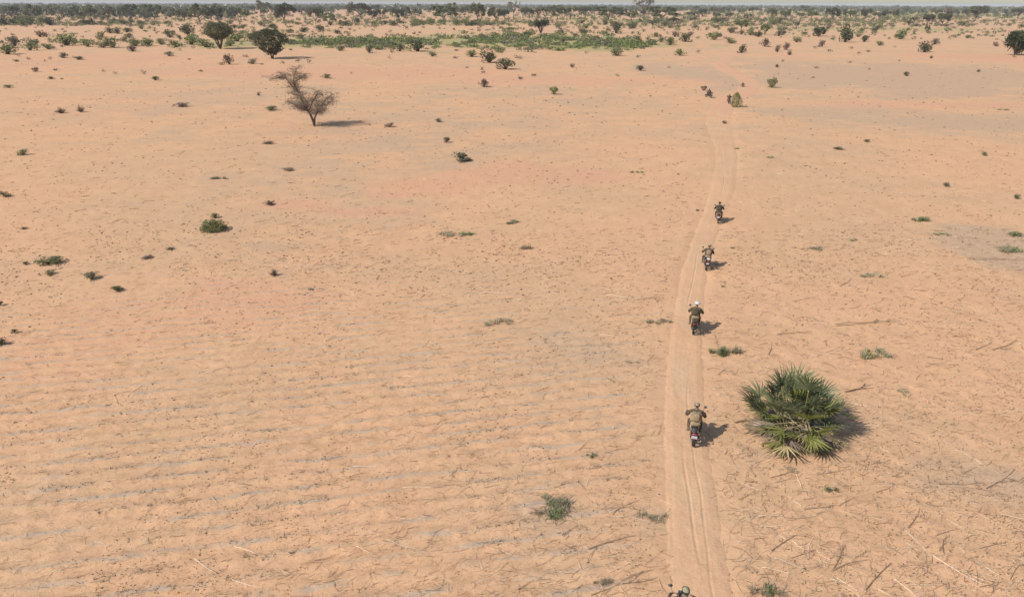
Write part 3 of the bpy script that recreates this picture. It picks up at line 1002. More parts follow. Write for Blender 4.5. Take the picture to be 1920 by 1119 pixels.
def small_palm(px, py, w_px, top, label, seed, nf=30, stems=5, low=.55):
    """branching doum palm or palm thicket: forked stems each with a tuft of fans"""
    r = np.random.default_rng(seed)
    x, y, t = at(px, py)
    w = w_px * t / F; h = height_to(x, y, top)
    root = obj('doum_palm', None); root.location = (x, y, hz(x, y))
    tag(root, label, 'palm', 'doum palms')
    mb = MB(); heads = []
    for k in range(stems):
        a = 2 * math.pi * k / stems + r.uniform(-.3, .3); d = w * .28 * r.uniform(.5, 1)
        hd = Vector((math.cos(a) * d, math.sin(a) * d, h * r.uniform(low, .74)))
        mb.tube([(0, 0, -.1), hd * .45 + Vector((0, 0, h * .08)), hd], [h * .035, h * .028, h * .022], 6)
        heads.append(hd)
        hd2 = hd + Vector((math.cos(a + 1.2), math.sin(a + 1.2), .6)) * h * .14
        mb.tube([hd * .8, hd2], [h * .024, h * .018], 6); heads.append(hd2)
    mb.build('trunk', M['bark'], root)
    for hd in heads:
        c = []
        V, Q, kk = [], [], 0
        for _ in range(26):
            dv = r.normal(size=3); dv[2] = dv[2] * .8 + .35; dv /= np.linalg.norm(dv)
            L = h * .30 * r.uniform(.6, 1.05)
            sd = np.cross(dv, r.normal(size=3)); sd /= np.linalg.norm(sd)
            b0 = np.array(hd)
            for q in (-.5, -.17, .17, .5):
                tipv = b0 + (dv + sd * q * 1.3) * L
                mid = b0 + dv * L * .45
                wv = np.cross(sd, dv) * .02 * h
                V += [mid - wv, mid + wv, tipv + wv * .6, tipv - wv * .6]; Q.append((kk, kk + 1, kk + 2, kk + 3)); kk += 4
        obj('frond_head', np_mesh('frond_head', np.array(V), np.array(Q), M['frond_dark']), root)
    return root


small_palm(1014, 64, 44, 37, 'branching doum palm with a dark tufted crown beyond the green thicket', 3)
small_palm(1903, 104, 40, 61, 'dense doum palm thicket with shaggy dry skirts at the right edge', 4, stems=9, low=.22)


# ------------------------------------------------------------------ bushes
BP = {}
for mat in ('olive', 'dark', 'green', 'grey', 'brown'):
    BP[mat] = [bush_mesh('%s_bush' % mat, 100 + k * 7 + len(mat), M[mat]) for k in range(4)]
BP['twig'] = [twiggy_mesh('dry_shrub', 200 + k) for k in range(4)]
BCOL = {'olive': 'olive', 'dark': 'dark green', 'green': 'bright green', 'grey': 'grey-green', 'brown': 'brown', 'twig': 'leafless brown'}


BUSH_Q = []


def bush(px, py, w, hr=.75, mat='olive', label=None, top=None, group='bushes on the plain', force=False):
    if label is None and not force:
        BUSH_Q.append((px, py, w, hr, mat, group)); return
    me = BP[mat][int(rng.integers(4))]
    o = obj('dry_shrub' if mat == 'twig' else 'bush', me)
    place(o, px, py, w, top=top, h_ratio=hr)
    if label:
        tag(o, label, 'shrub' if mat == 'twig' else 'bush', group)
    else:
        size = 'tiny' if w < 8 else ('small' if w < 14 else ('mid-sized' if w < 22 else 'large'))
        later(o, '%s %s %s' % (size, BCOL[mat], 'shrub' if mat == 'twig' else 'bush'), 'shrub' if mat == 'twig' else 'bush', group, px, py)
    return o


def broom(px, py, w, top, label):
    r = np.random.default_rng(888)
    z = r.uniform(.04, 1.0, 1300); a = r.uniform(0, 6.283, 1300)
    rr = .5 * np.sin(math.pi * (z * .78 + .16)) ** .9 * np.sqrt(r.uniform(.1, 1.1, 1300)) * (1 + .25 * np.sin(a * 3 + z * 5))
    v, q = leaf_quads(np.stack([np.cos(a) * rr, np.sin(a) * rr, z + .05 * r.normal(size=1300)], 1), .035, r, asp=3.5)
    v[:, 2] = np.maximum(v[:, 2], 0)
    o = obj('broom_shrub', np_mesh('broom_shrub', v, q, M['green']))
    place(o, px, py, w * 1.15, top=top)
    tag(o, label, 'shrub', 'bushes on the plain')


def cushion(px, py, w, top, label):
    r = np.random.default_rng(889)
    d = r.normal(size=(1500, 3)); d[:, 2] = np.abs(d[:, 2]); d /= np.linalg.norm(d, axis=1)[:, None]
    p = d * r.uniform(.55, 1.06, (1500, 1)) * np.array([.5, .5, .95]) * (1 + .12 * vn(d[:, 0] * 4 + 9, d[:, 1] * 4 + d[:, 2] * 3, 5)[:, None])
    p[:, 2] = np.maximum(p[:, 2], .04)
    v, q = leaf_quads(p, .045, r, asp=2.4)
    o = obj('bush', np_mesh('cushion_bush', v, q, M['green']))
    place(o, px, py, w, top=top)
    tag(o, label, 'bush', 'bushes on the plain')


bush(783, 97, 34, mat='dark', top=74, label='dark wedge-shaped bush at the front edge of the green thicket')
bush(918, 118, 32, mat='dark', top=95, label='taller, left one of the two dark bushes before the thicket')
bush(948, 130, 32, mat='dark', top=111, label='lower, right one of the two dark bushes before the thicket')
bush(1584, 80, 26, mat='dark', top=49, label='dark two-tier bush standing tall in the right scrub')
bush(1733, 98, 26, mat='dark', top=79, label='lone dark round bush on bare sand near the right edge')
broom(1379, 201, 19, 175, 'tall green broom-like shrub beside the track near the far riders')
bush(1446, 165, 16, mat='olive', top=147, label='upright olive shrub right of the track bend')
cushion(401, 432, 46, 411, 'bright green dome-shaped cushion bush on open sand at left')
bush(404, 409, 15, .5, 'dark', label='little dark tuft just beyond the bright green cushion bush')
bush(908, 163, 18, mat='brown', top=149, label='brown goblet-shaped shrub alone on the sand, middle distance')
bush(1038, 177, 15, .9, 'green', label='small bright green shrub alone on the sand, middle distance')
bush(1390, 100, 15, mat='dark', top=84, label='small dark leaning tree-like shrub above the track bend')
bush(430, 121, 17, mat='brown', top=103, label='small leaning brown shrub below the two lone trees at left')
bush(1392, 163, 8, .9, 'brown', label='tiny dark stump of a shrub inside the track bend')
bush(1319, 170, 10, .8, 'brown', label='dark ragged shrub just behind the left far rider')
bush(1274, 105, 20, .55, 'green', label='low bright green bush alone left of the track bend')
for px, py, w, hr, mat in [(692, 100, 12, 1.2, 'grey'), (637, 96, 16, .5, 'olive'), (810, 106, 15, .6, 'green'), (884, 107, 22, .55, 'green'), (735, 99, 8, 1.1, 'brown'), (750, 97, 12, 1.2, 'grey'), (1157, 105, 20, .6, 'olive'), (1201, 133, 16, .6, 'dark'),
                           (1072, 127, 10, .7, 'grey'), (1195, 80, 14, .9, 'green'), (1155, 63, 22, .9, 'dark'), (1480, 104, 12, 1.0, 'twig'), (1458, 98, 10, 1.3, 'brown'), (1475, 94, 12, 1.1, 'brown'), (1541, 88, 10, 1.2, 'brown'), (1434, 88, 16, .9, 'brown'),
                           (1620, 79, 16, .7, 'dark'), (1690, 74, 22, .8, 'green'), (1752, 84, 14, .8, 'grey'), (1648, 86, 14, .6, 'green'), (1637, 62, 14, .7, 'dark'), (1614, 62, 12, .7, 'green'), (1535, 68, 26, .6, 'dark'), (1493, 80, 14, .6, 'green'), (1370, 82, 18, .6, 'green'), (1338, 75, 20, .7, 'green'),
                           (1256, 85, 20, .7, 'olive'), (1285, 79, 22, .7, 'dark'), (1240, 80, 14, .7, 'grey'), (1090, 63, 12, .8, 'dark'), (1096, 66, 14, .7, 'olive'), (1133, 68, 14, .7, 'green'), (1050, 66, 14, .7, 'grey'), (1265, 70, 12, .9, 'brown'),
                           (14, 102, 32, .55, 'olive'), (120, 109, 14, .7, 'grey'), (146, 112, 18, .35, 'olive'), (30, 116, 10, .4, 'olive'), (250, 97, 18, .6, 'brown'), (317, 106, 14, .6, 'grey'), (475, 120, 16, .6, 'brown'), (530, 121, 8, .9, 'dark'),
                           (29, 87, 22, .8, 'grey'), (57, 95, 20, .8, 'olive'), (65, 86, 14, .8, 'olive'), (90, 93, 20, .5, 'green'), (125, 86, 36, .6, 'green'), (166, 88, 22, .6, 'olive'), (192, 90, 22, .5, 'olive'), (213, 90, 26, .75, 'olive'), (253, 87, 26, .5, 'olive'), (280, 87, 24, .5, 'olive'), (304, 84, 18, .6, 'olive'), (329, 89, 22, .6, 'green'), (358, 84, 32, .55, 'green'), (386, 89, 26, .6, 'olive'),
                           (354, 67, 26, .7, 'dark'), (320, 71, 16, .9, 'olive'), (75, 70, 13, .9, 'brown'), (87, 70, 11, .8, 'brown'), (188, 75, 16, .9, 'olive'), (207, 63, 15, .7, 'dark'), (221, 64, 14, .7, 'dark'), (238, 61, 20, .4, 'olive'), (267, 55, 12, .6, 'olive'), (243, 72, 14, .6, 'dark'), (235, 76, 14, .5, 'olive'), (337, 74, 10, .8, 'grey'), (440, 54, 12, .6, 'dark'), (456, 54, 12, .6, 'olive'), (453, 62, 12, .4, 'olive'),
                           (445, 78, 34, .45, 'green'), (470, 74, 30, .4, 'green'), (432, 87, 16, .5, 'olive'), (500, 60, 14, .5, 'olive'), (541, 62, 16, .4, 'olive'), (515, 56, 12, .5, 'olive'), (570, 61, 18, .5, 'dark'), (601, 58, 16, .6, 'dark'), (633, 64, 14, .5, 'dark'), (563, 73, 18, .5, 'olive'), (605, 57, 10, .5, 'grey')]:
    bush(px, py, w * 1.05, hr * .9, mat)
# rows of hedge-like scrub and the scattered bushes of the right-hand plain
bands = [(0, 105, 44, 50, 14, 14, 26, ['olive', 'dark']), (105, 260, 44, 48, 20, 9, 18, ['olive', 'green', 'dark']), (0, 200, 33, 40, 14, 8, 16, ['dark', 'olive']), (260, 480, 44, 49, 14, 8, 16, ['green', 'olive']),
         (660, 960, 43, 49, 38, 9, 18, ['green', 'olive', 'dark', 'green']), (480, 660, 42, 54, 14, 8, 16, ['olive', 'dark', 'green']), (960, 1240, 40, 56, 34, 7, 17, ['green', 'olive', 'dark', 'brown']),
         (1230, 1560, 38, 48, 34, 8, 17, ['green', 'olive', 'dark']), (1240, 1560, 48, 70, 40, 6, 16, ['green', 'olive', 'dark', 'grey', 'brown']), (1560, 1920, 34, 56, 55, 6, 15, ['green', 'olive', 'dark', 'grey', 'brown']),
         (1560, 1900, 56, 76, 30, 5, 12, ['brown', 'grey', 'olive', 'green']), (960, 1240, 56, 80, 16, 6, 14, ['brown', 'grey', 'olive', 'green']), (0, 960, 50, 72, 30, 5, 11, ['olive', 'grey', 'brown', 'green'])]
for x0, x1, y0, y1, n, w0, w1, mats in bands:
    for _ in range(n):
        py = rng.uniform(y0, y1)
        bush(rng.uniform(x0, x1), py, rng.uniform(w0, w1) * (.7 + .3 * (py - y0) / (y1 - y0)), rng.uniform(.4, .75), palette(mats))
# dry little shrubs on the bare strip in front of the scrub
for _ in range(70):
    px, py = rng.uniform(0, 1920), rng.uniform(84, 150)
    if 1330 < px < 1440 and py > 90: continue
    bush(px, py, rng.uniform(5, 11), rng.uniform(.35, .9), palette(['twig', 'brown', 'twig', 'grey']), group='little dry shrubs on the bare sand')
for px, py, w, hr, mat, lab in [(115, 213, 32, .55, 'twig', 'wide leafless shrub, left one of a pair at the far left'), (152, 211, 24, .85, 'twig', 'upright leafless shrub, right one of a pair at the far left'), (342, 200, 30, .28, 'brown', 'low brown shrub pressed flat on the sand left of the thorn tree'),
                                (17, 165, 18, .4, 'olive', 'low olive shrub near the left edge below the scrub'), (97, 149, 13, .5, 'dark', 'tiny dark shrub on pink sand at upper left'), (291, 151, 18, .5, 'dark', 'little dark green shrub on pink sand, left of the lone trees'), (507, 207, 26, .42, 'green', 'low green shrub just left of the thorn tree'), (612, 147, 20, .5, 'olive', 'small olive shrub just right of the thorn tree crown'),
                                (45, 291, 22, .6, 'olive', 'small two-part olive shrub near the left edge'), (10, 369, 20, .7, 'olive', 'small olive shrub cut by the left edge, upper'), (730, 238, 20, .5, 'brown', 'small brown shrub right of the thorn tree shadow'), (837, 267, 15, .8, 'dark', 'small dark upright sprig above the pale green shrub'), (822, 229, 14, .7, 'grey', 'small grey sprig on mauve sand, middle distance'),
                                (868, 303, 38, .55, 'grey', 'pale green shrub alone on grey sand, middle of the picture'), (485, 180, 12, 1.0, 'twig', 'small dead stick shrub left of the thorn tree'), (505, 270, 22, .3, 'brown', 'flat brown shrub below the thorn tree'), (540, 320, 22, .3, 'brown', 'flat dark shrub further below the thorn tree'),
                                (92, 494, 48, .28, 'olive', 'long flat dark olive shrub on the sand at left'), (97, 514, 24, .4, 'olive', 'small olive tuft right below the long flat shrub'), (48, 496, 12, .6, 'dark', 'tiny dark sprig left of the long flat shrub'), (172, 524, 30, .55, 'grey', 'grey-green twiggy shrub right of the long flat shrub'), (221, 544, 26, .5, 'dark', 'dark split shrub lowest of the left group'), (2, 645, 24, .7, 'dark', 'dark shrub cut by the left edge, lower'), (27, 623, 13, .7, 'grey', 'tiny grey sprig near the left edge'), (0, 572, 12, .9, 'dark', 'dark sprig cut by the left edge, middle'),
                                (515, 518, 26, 1.0, 'twig', 'leafless leaning twig shrub with a long shadow on the sand'), (275, 486, 24, .3, 'brown', 'flat brown shrub right of the long flat shrub'), (1358, 232, 12, .6, 'brown', 'tiny dark shrub in the middle of the track'), (1905, 372, 14, .8, 'dark', 'dark leafy sprig at the right edge'), (1845, 291, 14, .6, 'olive', 'small olive sprig near the right edge'), (1624, 266, 14, .5, 'olive', 'small olive sprig on sand right of the track'), (1570, 280, 22, .25, 'dark', 'flat dark weed on sand right of the track'), (505, 384, 22, .4, 'brown', 'reddish brown low shrub on pink sand'), (1775, 349, 14, .8, 'grey', 'thin grey-green sprig on sand at right'), (320, 468, 28, .3, 'twig', 'flat litter of dead twigs left of the cushion bush'), (45, 430, 22, .3, 'twig', 'flat dead twigs near the left edge')]:
    bush(px, py, w * .82, hr * .9, mat, lab, group='lone shrubs on the open sand')


# the largest scattered bushes stay single things; the many smaller ones are one mass of scrub
def scrub():
    r = np.random.default_rng(91)
    BUSH_Q.sort(key=lambda b: -b[2])
    for px, py, w, hr, mat, g in BUSH_Q[:225]:
        bush(px, py, w, hr, mat, group=g, force=True)
    rest = [(px, py, w, hr, mat) for px, py, w, hr, mat, g in BUSH_Q[225:]]
    for x0, x1, y0, y1, n in ((1040, 1960, 27, 50, 800), (1040, 1960, 48, 76, 240), (-40, 1040, 28, 50, 620), (-40, 1040, 50, 70, 90), (-40, 480, 76, 92, 110), (430, 660, 60, 88, 90), (1200, 1700, 36, 52, 220), (640, 1000, 42, 50, 160), (0, 300, 43, 50, 120)):
        for _ in range(n):
            rest.append((r.uniform(x0, x1), y0 + (y1 - y0) * r.random() ** 1.3, r.uniform(4, 10), r.uniform(.4, .8), ['olive', 'green', 'dark', 'grey', 'green', 'olive', 'brown'][int(r.integers(7))]))
    names = ['olive', 'green', 'dark', 'grey', 'brown', 'twig']
    parts = []
    for px, py, w, hr, mat in rest:
        x, y, t = at(px, py)
        wm = w * t / F; h = wm * hr
        p = sph(r, 44) * np.array([wm / 2, wm / 2, h / 2]) * (1 + .35 * r.normal(size=(44, 1))) + np.array([x, y, h * .5])
        p[:, 2] = np.clip(p[:, 2], .05, None)
        v, q = leaf_quads(p, wm * .17, r)
        parts.append((v, q, names.index(mat)))
    v, q, mi = join_arr(parts)
    me = np_mesh('scrub', v, q, [M[k if k != 'twig' else 'brown'] for k in names], mi)
    tag(obj('scrub', me), 'countless small bushes scattered over the far half of the plain', 'scrub', kind='stuff')


scrub()


# --- the green thicket (one mass) and the far woodland
def thicket():
    r = np.random.default_rng(31)
    mats = ['green', 'olive', 'grey', 'dark']
    parts = []
    n = 0
    while n < 900:
        px = r.uniform(545, 1225)
        mid = 80 + 3 * math.sin(px / 90) + (3 if px > 1000 else 0)
        half = np.interp(px, [545, 640, 760, 880, 1000, 1120, 1225], [3, 5, 7, 11, 10, 8, 3]) * (1 + .45 * float(vn(px / 38, 0.5, 81)))
        py = mid + half * r.normal() * .8
        if abs(py - mid) > half * 2.2: continue
        x, y, t = at(px, py)
        if float(vn(x / 14, y / 22, 82)) + .6 * float(vn(x / 5, y / 8, 83)) < -.18: continue
        n += 1
        w = (r.gamma(2.2, 4.0) + 4) * t / F; w = min(w, 22 * t / F); h = w * r.uniform(.22, .5)
        m = 44
        p = sph(r, m) * np.array([w / 2, w / 2, h / 2]) * (1 + .3 * r.normal(size=(m, 1))) + np.array([x, y, h * .5])
        p[:, 2] = np.maximum(p[:, 2], .05)
        v, q = leaf_quads(p, w * .15, r)
        parts.append((v, q, int(r.choice(4, p=[.46, .28, .20, .06]))))
    v, q, mi = join_arr(parts)
    o = obj('thicket', np_mesh('thicket', v, q, [M[k] for k in mats], mi))
    tag(o, 'long ragged green thicket of tangled bushes across the middle of the plain', 'thicket', kind='stuff')


def far_wood():
    r = np.random.default_rng(32)
    n = 12000
    ang = r.uniform(-.86, .86, n)
    u = r.random(n)
    d0 = np.where(ang < -.36, 780, np.where(ang < 0, 1250, 1400)) * r.uniform(.85, 1.25, n)
    D = d0 * (7500 / d0) ** (u ** .75)
    x = np.sin(ang) * D; y = np.cos(ang) * D
    keep = vn(x / 260, y / 190, 41) > -.25 - .3 * (D > 2300)
    x, y, D = x[keep], y[keep], D[keep]
    n = len(x)
    h = r.uniform(4.5, 10.5, n) * np.where(r.random(n) < .06, 1.45, 1)
    w = h * r.uniform(.8, 1.5, n)
    m = 30
    p = np.stack([sph(r, m) for _ in range(n)])
    p = p * np.stack([w / 2, w / 2, h * .34], 1)[:, None, :] + np.stack([x, y, h * .62], 1)[:, None, :]
    s = np.repeat(w * .26, m)
    v, q = leaf_quads(p.reshape(-1, 3), s, r)
    o = obj('far_woodland', np_mesh('far_woodland', v, q, M['far']))
    tag(o, 'far dark woodland closing the plain along the whole horizon', 'woodland', kind='stuff')


thicket()
far_wood()

# ------------------------------------------------------------------ grass tufts near the camera
GP = {'green': [tuft_mesh('grass_tuft', 300 + k, M['grass'], 46) for k in range(3)], 'dull': [tuft_mesh('grass_tuft', 310 + k, M['grass_dull'], 42, .6) for k in range(3)], 'dry': [tuft_mesh('grass_tuft', 320 + k, M['grass_dry'], 42, .7) for k in range(3)]}


def tuft(px, py, w, hr, kinds, label, cells=1, spread=0):
    """one tuft = one object; wide ones are a clump of several crowns"""
    x, y, t = at(px, py)
    wm = w * t / F * 1.12
    if cells > 1: cells = int(cells * 1.6)
    if cells == 1:
        o = obj('grass_tuft', GP[kinds[0]][int(rng.integers(3))])
        o.location = (x, y, hz(x, y)); o.scale = (wm, wm * .8, wm * hr); o.rotation_euler.z = rng.uniform(0, 6)
    else:
        V, Q, MI, k = [], [], [], 0
        slots = sorted(set(kinds))
        for c in range(cells):
            kd = kinds[int(rng.integers(len(kinds)))]
            me = GP[kd][int(rng.integers(3))]
            v = np.empty(len(me.vertices) * 3, np.float32); me.vertices.foreach_get('co', v); v = v.reshape(-1, 3)
            q = np.empty(len(me.loops), np.int32); me.loops.foreach_get('vertex_index', q); q = q.reshape(-1, 4)
            sc = wm * rng.uniform(.3, .55)
            sg = .22 if cells > 3 else .09
            ox, oy = np.clip(rng.normal(0, sg, 2), -2 * sg, 2 * sg) * wm * np.array([1, spread or .6])
            a = rng.uniform(0, 6.28)
            vv = np.stack([(v[:, 0] * math.cos(a) - v[:, 1] * math.sin(a)) * sc + ox, (v[:, 0] * math.sin(a) + v[:, 1] * math.cos(a)) * sc + oy, v[:, 2] * sc * hr * 1.15 + hz(x + ox, y + oy)], 1)
            V.append(vv); Q.append(q + k); MI.append(np.full(len(q), slots.index(kd))); k += len(v)
        o = obj('grass_tuft', np_mesh('grass_tuft', np.concatenate(V), np.concatenate(Q), [M[{'green': 'grass', 'dull': 'grass_dull', 'dry': 'grass_dry'}[s]] for s in slots], np.concatenate(MI)))
        o.location = (x, y, 0)
    tag(o, label, 'grass', 'grass tufts on the sand')


for a in [(1355, 662, 62, .5, ['green', 'green', 'dull'], 'bright green grass tuft right beside the track, nearest the palm clump', 5, .4), (1642, 668, 60, .5, ['dull', 'dull', 'green'], 'dull grey-green grass tuft beyond the palm clump', 6, .6),
          (1045, 952, 84, .26, ['green', 'dull', 'dull', 'dry'], 'wide patch of green and dry grass left of the track near the bottom', 9, .7), (1225, 968, 50, .35, ['dry', 'dry', 'dull'], 'dry fan-shaped heap of straw at the left rim of the track', 6, .7), (1438, 1108, 64, .55, ['green', 'dull', 'dry'], 'grass tuft with dry blades at the bottom edge right of the track', 5, .6),
          (1553, 920, 30, .7, ['green', 'dull'], 'dark green sprig of grass below the palm clump', 3, .5), (1133, 1092, 40, .5, ['dry', 'dull'], 'dry brown grass clump left of the lowest rider', 4, .6), (1107, 856, 28, .5, ['green', 'dull'], 'small dark green weed left of the track, beside the nearest middle rider', 3, .5),
          (940, 603, 54, .3, ['dull', 'dry'], 'flat dull grass patch left of the track, half way up', 6, .5), (1232, 602, 46, .3, ['dry', 'dull'], 'pale flat grass at the left rim of the track', 5, .4), (985, 466, 34, .7, ['dry', 'dull'], 'pale feathery grass tuft in the middle of the plain', 3, .5), (850, 440, 60, .25, ['dull', 'green', 'dry'], 'flat grey-green grass streak in the middle of the plain', 6, .4),
          (962, 417, 42, .25, ['dull', 'green'], 'flat grass streak just above the pale feathery tuft', 4, .4), (583, 545, 22, .7, ['dry', 'dull'], 'small pale grass tuft right below the leaning twig shrub', 2, .5), (1195, 323, 28, .25, ['green'], 'flat green weed on orange sand left of the track', 3, .3), (1307, 396, 20, .4, ['green', 'dull'], 'small grass tuft at the left of the fourth rider up', 2, .4), (1383, 279, 22, .3, ['green'], 'small flat green weed on the track edge, far part', 2, .4),
          (404, 336, 38, .35, ['green', 'dull'], 'flat green wisp of grass above the cushion bush', 4, .3), (1372, 467, 20, .4, ['green', 'dull'], 'small weed right of the track above the second rider', 2, .4), (1355, 539, 18, .4, ['green', 'dull'], 'small weed at the right rim of the track, mid picture', 2, .4), (1722, 413, 42, .4, ['green', 'green', 'dull'], 'fresh green grass patch at upper right of the field', 5, .5), (1765, 440, 36, .25, ['green', 'dull'], 'flat green weed right below the fresh grass patch', 4, .4),
          (1895, 441, 50, .3, ['green', 'dull'], 'flat green grass at the right edge, upper of two', 5, .4), (1890, 470, 60, .35, ['dull', 'green', 'dry'], 'wide grassy patch at the right edge, lower of two', 7, .5), (1533, 467, 38, .25, ['dull', 'dry'], 'pale flat weed in the field right of the track', 4, .4), (1600, 450, 26, .3, ['dull'], 'small pale weed between the two right-hand grass patches', 3, .4), (1625, 517, 46, .3, ['dry', 'dull'], 'pale dry grass patch in the right field, mid height', 5, .4),
          (1700, 738, 32, .35, ['dry', 'dull'], 'small pale dry tuft in the field right of the palm clump', 3, .5), (1445, 297, 26, .4, ['dry', 'dull'], 'pale grass tuft right of the far track', 3, .5), (1885, 207, 26, .25, ['green', 'dull'], 'thin yellow-green weed streak at the upper right edge', 3, .3), (1477, 187, 12, .3, ['green'], 'tiny green weed right of the far track', 2, .4), (1220, 181, 12, .5, ['green'], 'tiny yellow-green weed left of the far riders', 2, .5), (1185, 678, 30, .3, ['dull', 'dry'], 'trampled weed left of the track between the two nearest riders', 4, .5), (1480, 880, 30, .22, ['dry', 'dull'], 'thin dry weed just below the palm clump', 4, .4)]:
    tuft(*a)


# ------------------------------------------------------------------ stalks, stubble and clods
def stalk_shape(seed):
    """bent dry stalk of unit length along X with leaf remains"""
    r = np.random.default_rng(seed)
    mb = MB()
    n = 6
    xs = np.linspace(-.5, .5, n)
    b = r.normal(0, .022); k = r.normal(0, .16) if r.random() < .6 else r.normal(0, .06)
    pts = [(x, b * (1 - 4 * x * x) + (k * (x - .15) if x > .15 else 0), .022 + .025 * abs(r.normal()) * (abs(x) * 2)) for x in xs]
    mb.tube(pts, list(np.linspace(.0105, .005, n)), 4)
    for _ in range(3):
        i = int(r.integers(1, n - 1)); p = Vector(pts[i]); a = r.uniform(-.9, .9)
        q = p + Vector((math.cos(a) * .16, math.sin(a) * .16, .0)); s = Vector((-math.sin(a), math.cos(a), 0)) * .007
        p.z += .006; q.z = .012
        mb.add([tuple(p - s), tuple(p + s), tuple(q + s * .3), tuple(q - s * .3)], [(0, 1, 2, 3)])
    return mb


SH = {}
for col in ('straw', 'straw_mid', 'straw_dark'):
    SH[col] = [stalk_shape(400 + k).mesh('stalk', M[col], False) for k in range(8)]
SDESC = {'straw': 'pale straw stalk', 'straw_mid': 'brown straw stalk', 'straw_dark': 'dark dry stalk'}


def stalk(x, y, ln, ang, col):
    o = obj('millet_stalk', SH[col][int(rng.integers(8))])
    dx, dy = math.cos(ang) * ln * .35, math.sin(ang) * ln * .35
    za, zb = hz(x - dx, y - dy), hz(x + dx, y + dy)
    o.location = (x, y, max(hz(x, y), (za + zb) / 2) + .004)
    o.rotation_euler = (0, -math.atan2(zb - za, ln * .7), ang)
    o.scale = (ln, ln, rng.uniform(.7, 1.15) if ln < 1 else ln * .7)
    px, py = to_px(x, y)
    later(o, ('long ' if ln > 1.3 else '') + SDESC[col], 'stalk', 'dry stalks lying on the sand', px, py)


HAND = []
for off, sc, lst in (((1420, 840), 3.84, [(985, 945, 1150, 1071, 0), (1260, 780, 1600, 990, 0), (1060, 600, 1260, 790, 0), (570, 940, 720, 1030, 0), (120, 795, 350, 880, 0), (250, 670, 340, 745, 0), (420, 740, 520, 810, 0), (535, 885, 790, 800, 2), (780, 1020, 960, 830, 2), (550, 865, 625, 710, 2), (330, 450, 580, 420, 2), (580, 420, 720, 350, 2), (800, 500, 930, 520, 0),
                                          (1220, 405, 1370, 420, 2), (1080, 575, 1180, 440, 2), (1290, 625, 1450, 570, 2), (1330, 775, 1355, 620, 2), (1600, 720, 1790, 670, 2), (1360, 510, 1500, 590, 0), (1300, 265, 1640, 262, 1), (1640, 290, 1860, 160, 1), (1740, 250, 1920, 232, 1), (100, 740, 290, 620, 2), (1490, 45, 1610, 110, 0), (1225, 190, 1260, 315, 2), (240, 795, 420, 745, 2), (95, 210, 285, 155, 2),
                                          (140, 245, 270, 205, 2), (1640, 865, 1740, 920, 0), (860, 1010, 960, 1070, 0), (1540, 920, 1720, 990, 0), (700, 800, 800, 735, 2), (1220, 140, 1350, 250, 1), (960, 210, 1050, 175, 2), (1380, 100, 1535, 95, 1), (1470, 185, 1560, 140, 2), (430, 190, 640, 165, 2)]),
                     ((960, 800), 3.508, [(500, 810, 790, 720, 2), (720, 1020, 910, 935, 2), (520, 1110, 720, 1040, 2), (960, 1000, 1010, 1110, 1), (30, 1080, 120, 1020, 2), (1085, 620, 1140, 725, 2), (650, 580, 830, 480, 1), (570, 550, 800, 530, 1), (330, 725, 440, 650, 2), (740, 895, 830, 915, 0), (285, 310, 380, 325, 0), (150, 415, 290, 418, 0), (720, 1040, 960, 1000, 2), (780, 115, 860, 60, 1), (1480, 370, 1640, 420, 0), (1490, 480, 1600, 425, 2), (1310, 470, 1350, 445, 2)]),
                     ((500, 800), 3.508, [(590, 790, 700, 840, 0), (790, 745, 1000, 825, 0), (1065, 985, 1215, 1012, 0), (1070, 785, 1165, 800, 0), (1385, 960, 1480, 985, 0), (945, 570, 1050, 605, 0), (380, 235, 510, 195, 2), (900, 405, 1080, 405, 0), (1645, 1080, 1740, 1015, 2), (570, 270, 740, 265, 0), (1430, 405, 1530, 385, 2), (1130, 740, 1180, 775, 0), (860, 600, 905, 605, 0)]),
                     ((0, 800), 3.508, [(1280, 875, 1420, 975, 0), (1530, 1010, 1720, 1070, 0), (1540, 785, 1720, 840, 0), (1290, 515, 1340, 550, 0), (20, 440, 110, 430, 0), (1480, 340, 1600, 340, 1), (520, 995, 590, 965, 2), (825, 735, 885, 728, 0), (620, 765, 690, 770, 0), (615, 1100, 720, 1075, 2)]),
                     ((860, 500), 3.73, [(1030, 205, 1200, 225, 0), (1240, 235, 1440, 205, 2), (170, 185, 370, 195, 0), (1050, 355, 1210, 325, 2), (1095, 420, 1165, 405, 2), (1480, 340, 1580, 355, 2), (610, 80, 700, 75, 2), (990, 475, 1090, 485, 0), (110, 455, 210, 455, 2), (1325, 655, 1370, 615, 2), (1715, 855, 1850, 865, 0), (440, 800, 560, 800, 1)]),
                     ((1420, 380), 3.496, [(535, 555, 625, 500, 2), (230, 650, 380, 625, 1), (510, 810, 920, 780, 2), (130, 865, 320, 845, 2), (70, 1000, 100, 925, 2), (960, 890, 1020, 865, 2), (1280, 885, 1410, 875, 2), (1430, 970, 1550, 920, 2), (1540, 970, 1710, 910, 2), (1290, 560, 1470, 575, 1), (450, 980, 530, 960, 2), (900, 930, 1030, 920, 2), (1370, 375, 1748, 380, 2), (1340, 230, 1500, 240, 1)])):
    for x0, y0, x1, y1, c in lst:
        HAND.append((off[0] + x0 / sc, off[1] + y0 / sc, off[0] + x1 / sc, off[1] + y1 / sc, c))
CN = ('straw', 'straw_mid', 'straw_dark')
n_st = 0
for x0, y0, x1, y1, c in HAND:
    a, b = at(x0, y0), at(x1, y1)
    dx, dy = b[0] - a[0], b[1] - a[1]
    stalk((a[0] + b[0]) / 2, (a[1] + b[1]) / 2, max(.35, math.hypot(dx, dy)), math.atan2(dy, dx), CN[c]); n_st += 1


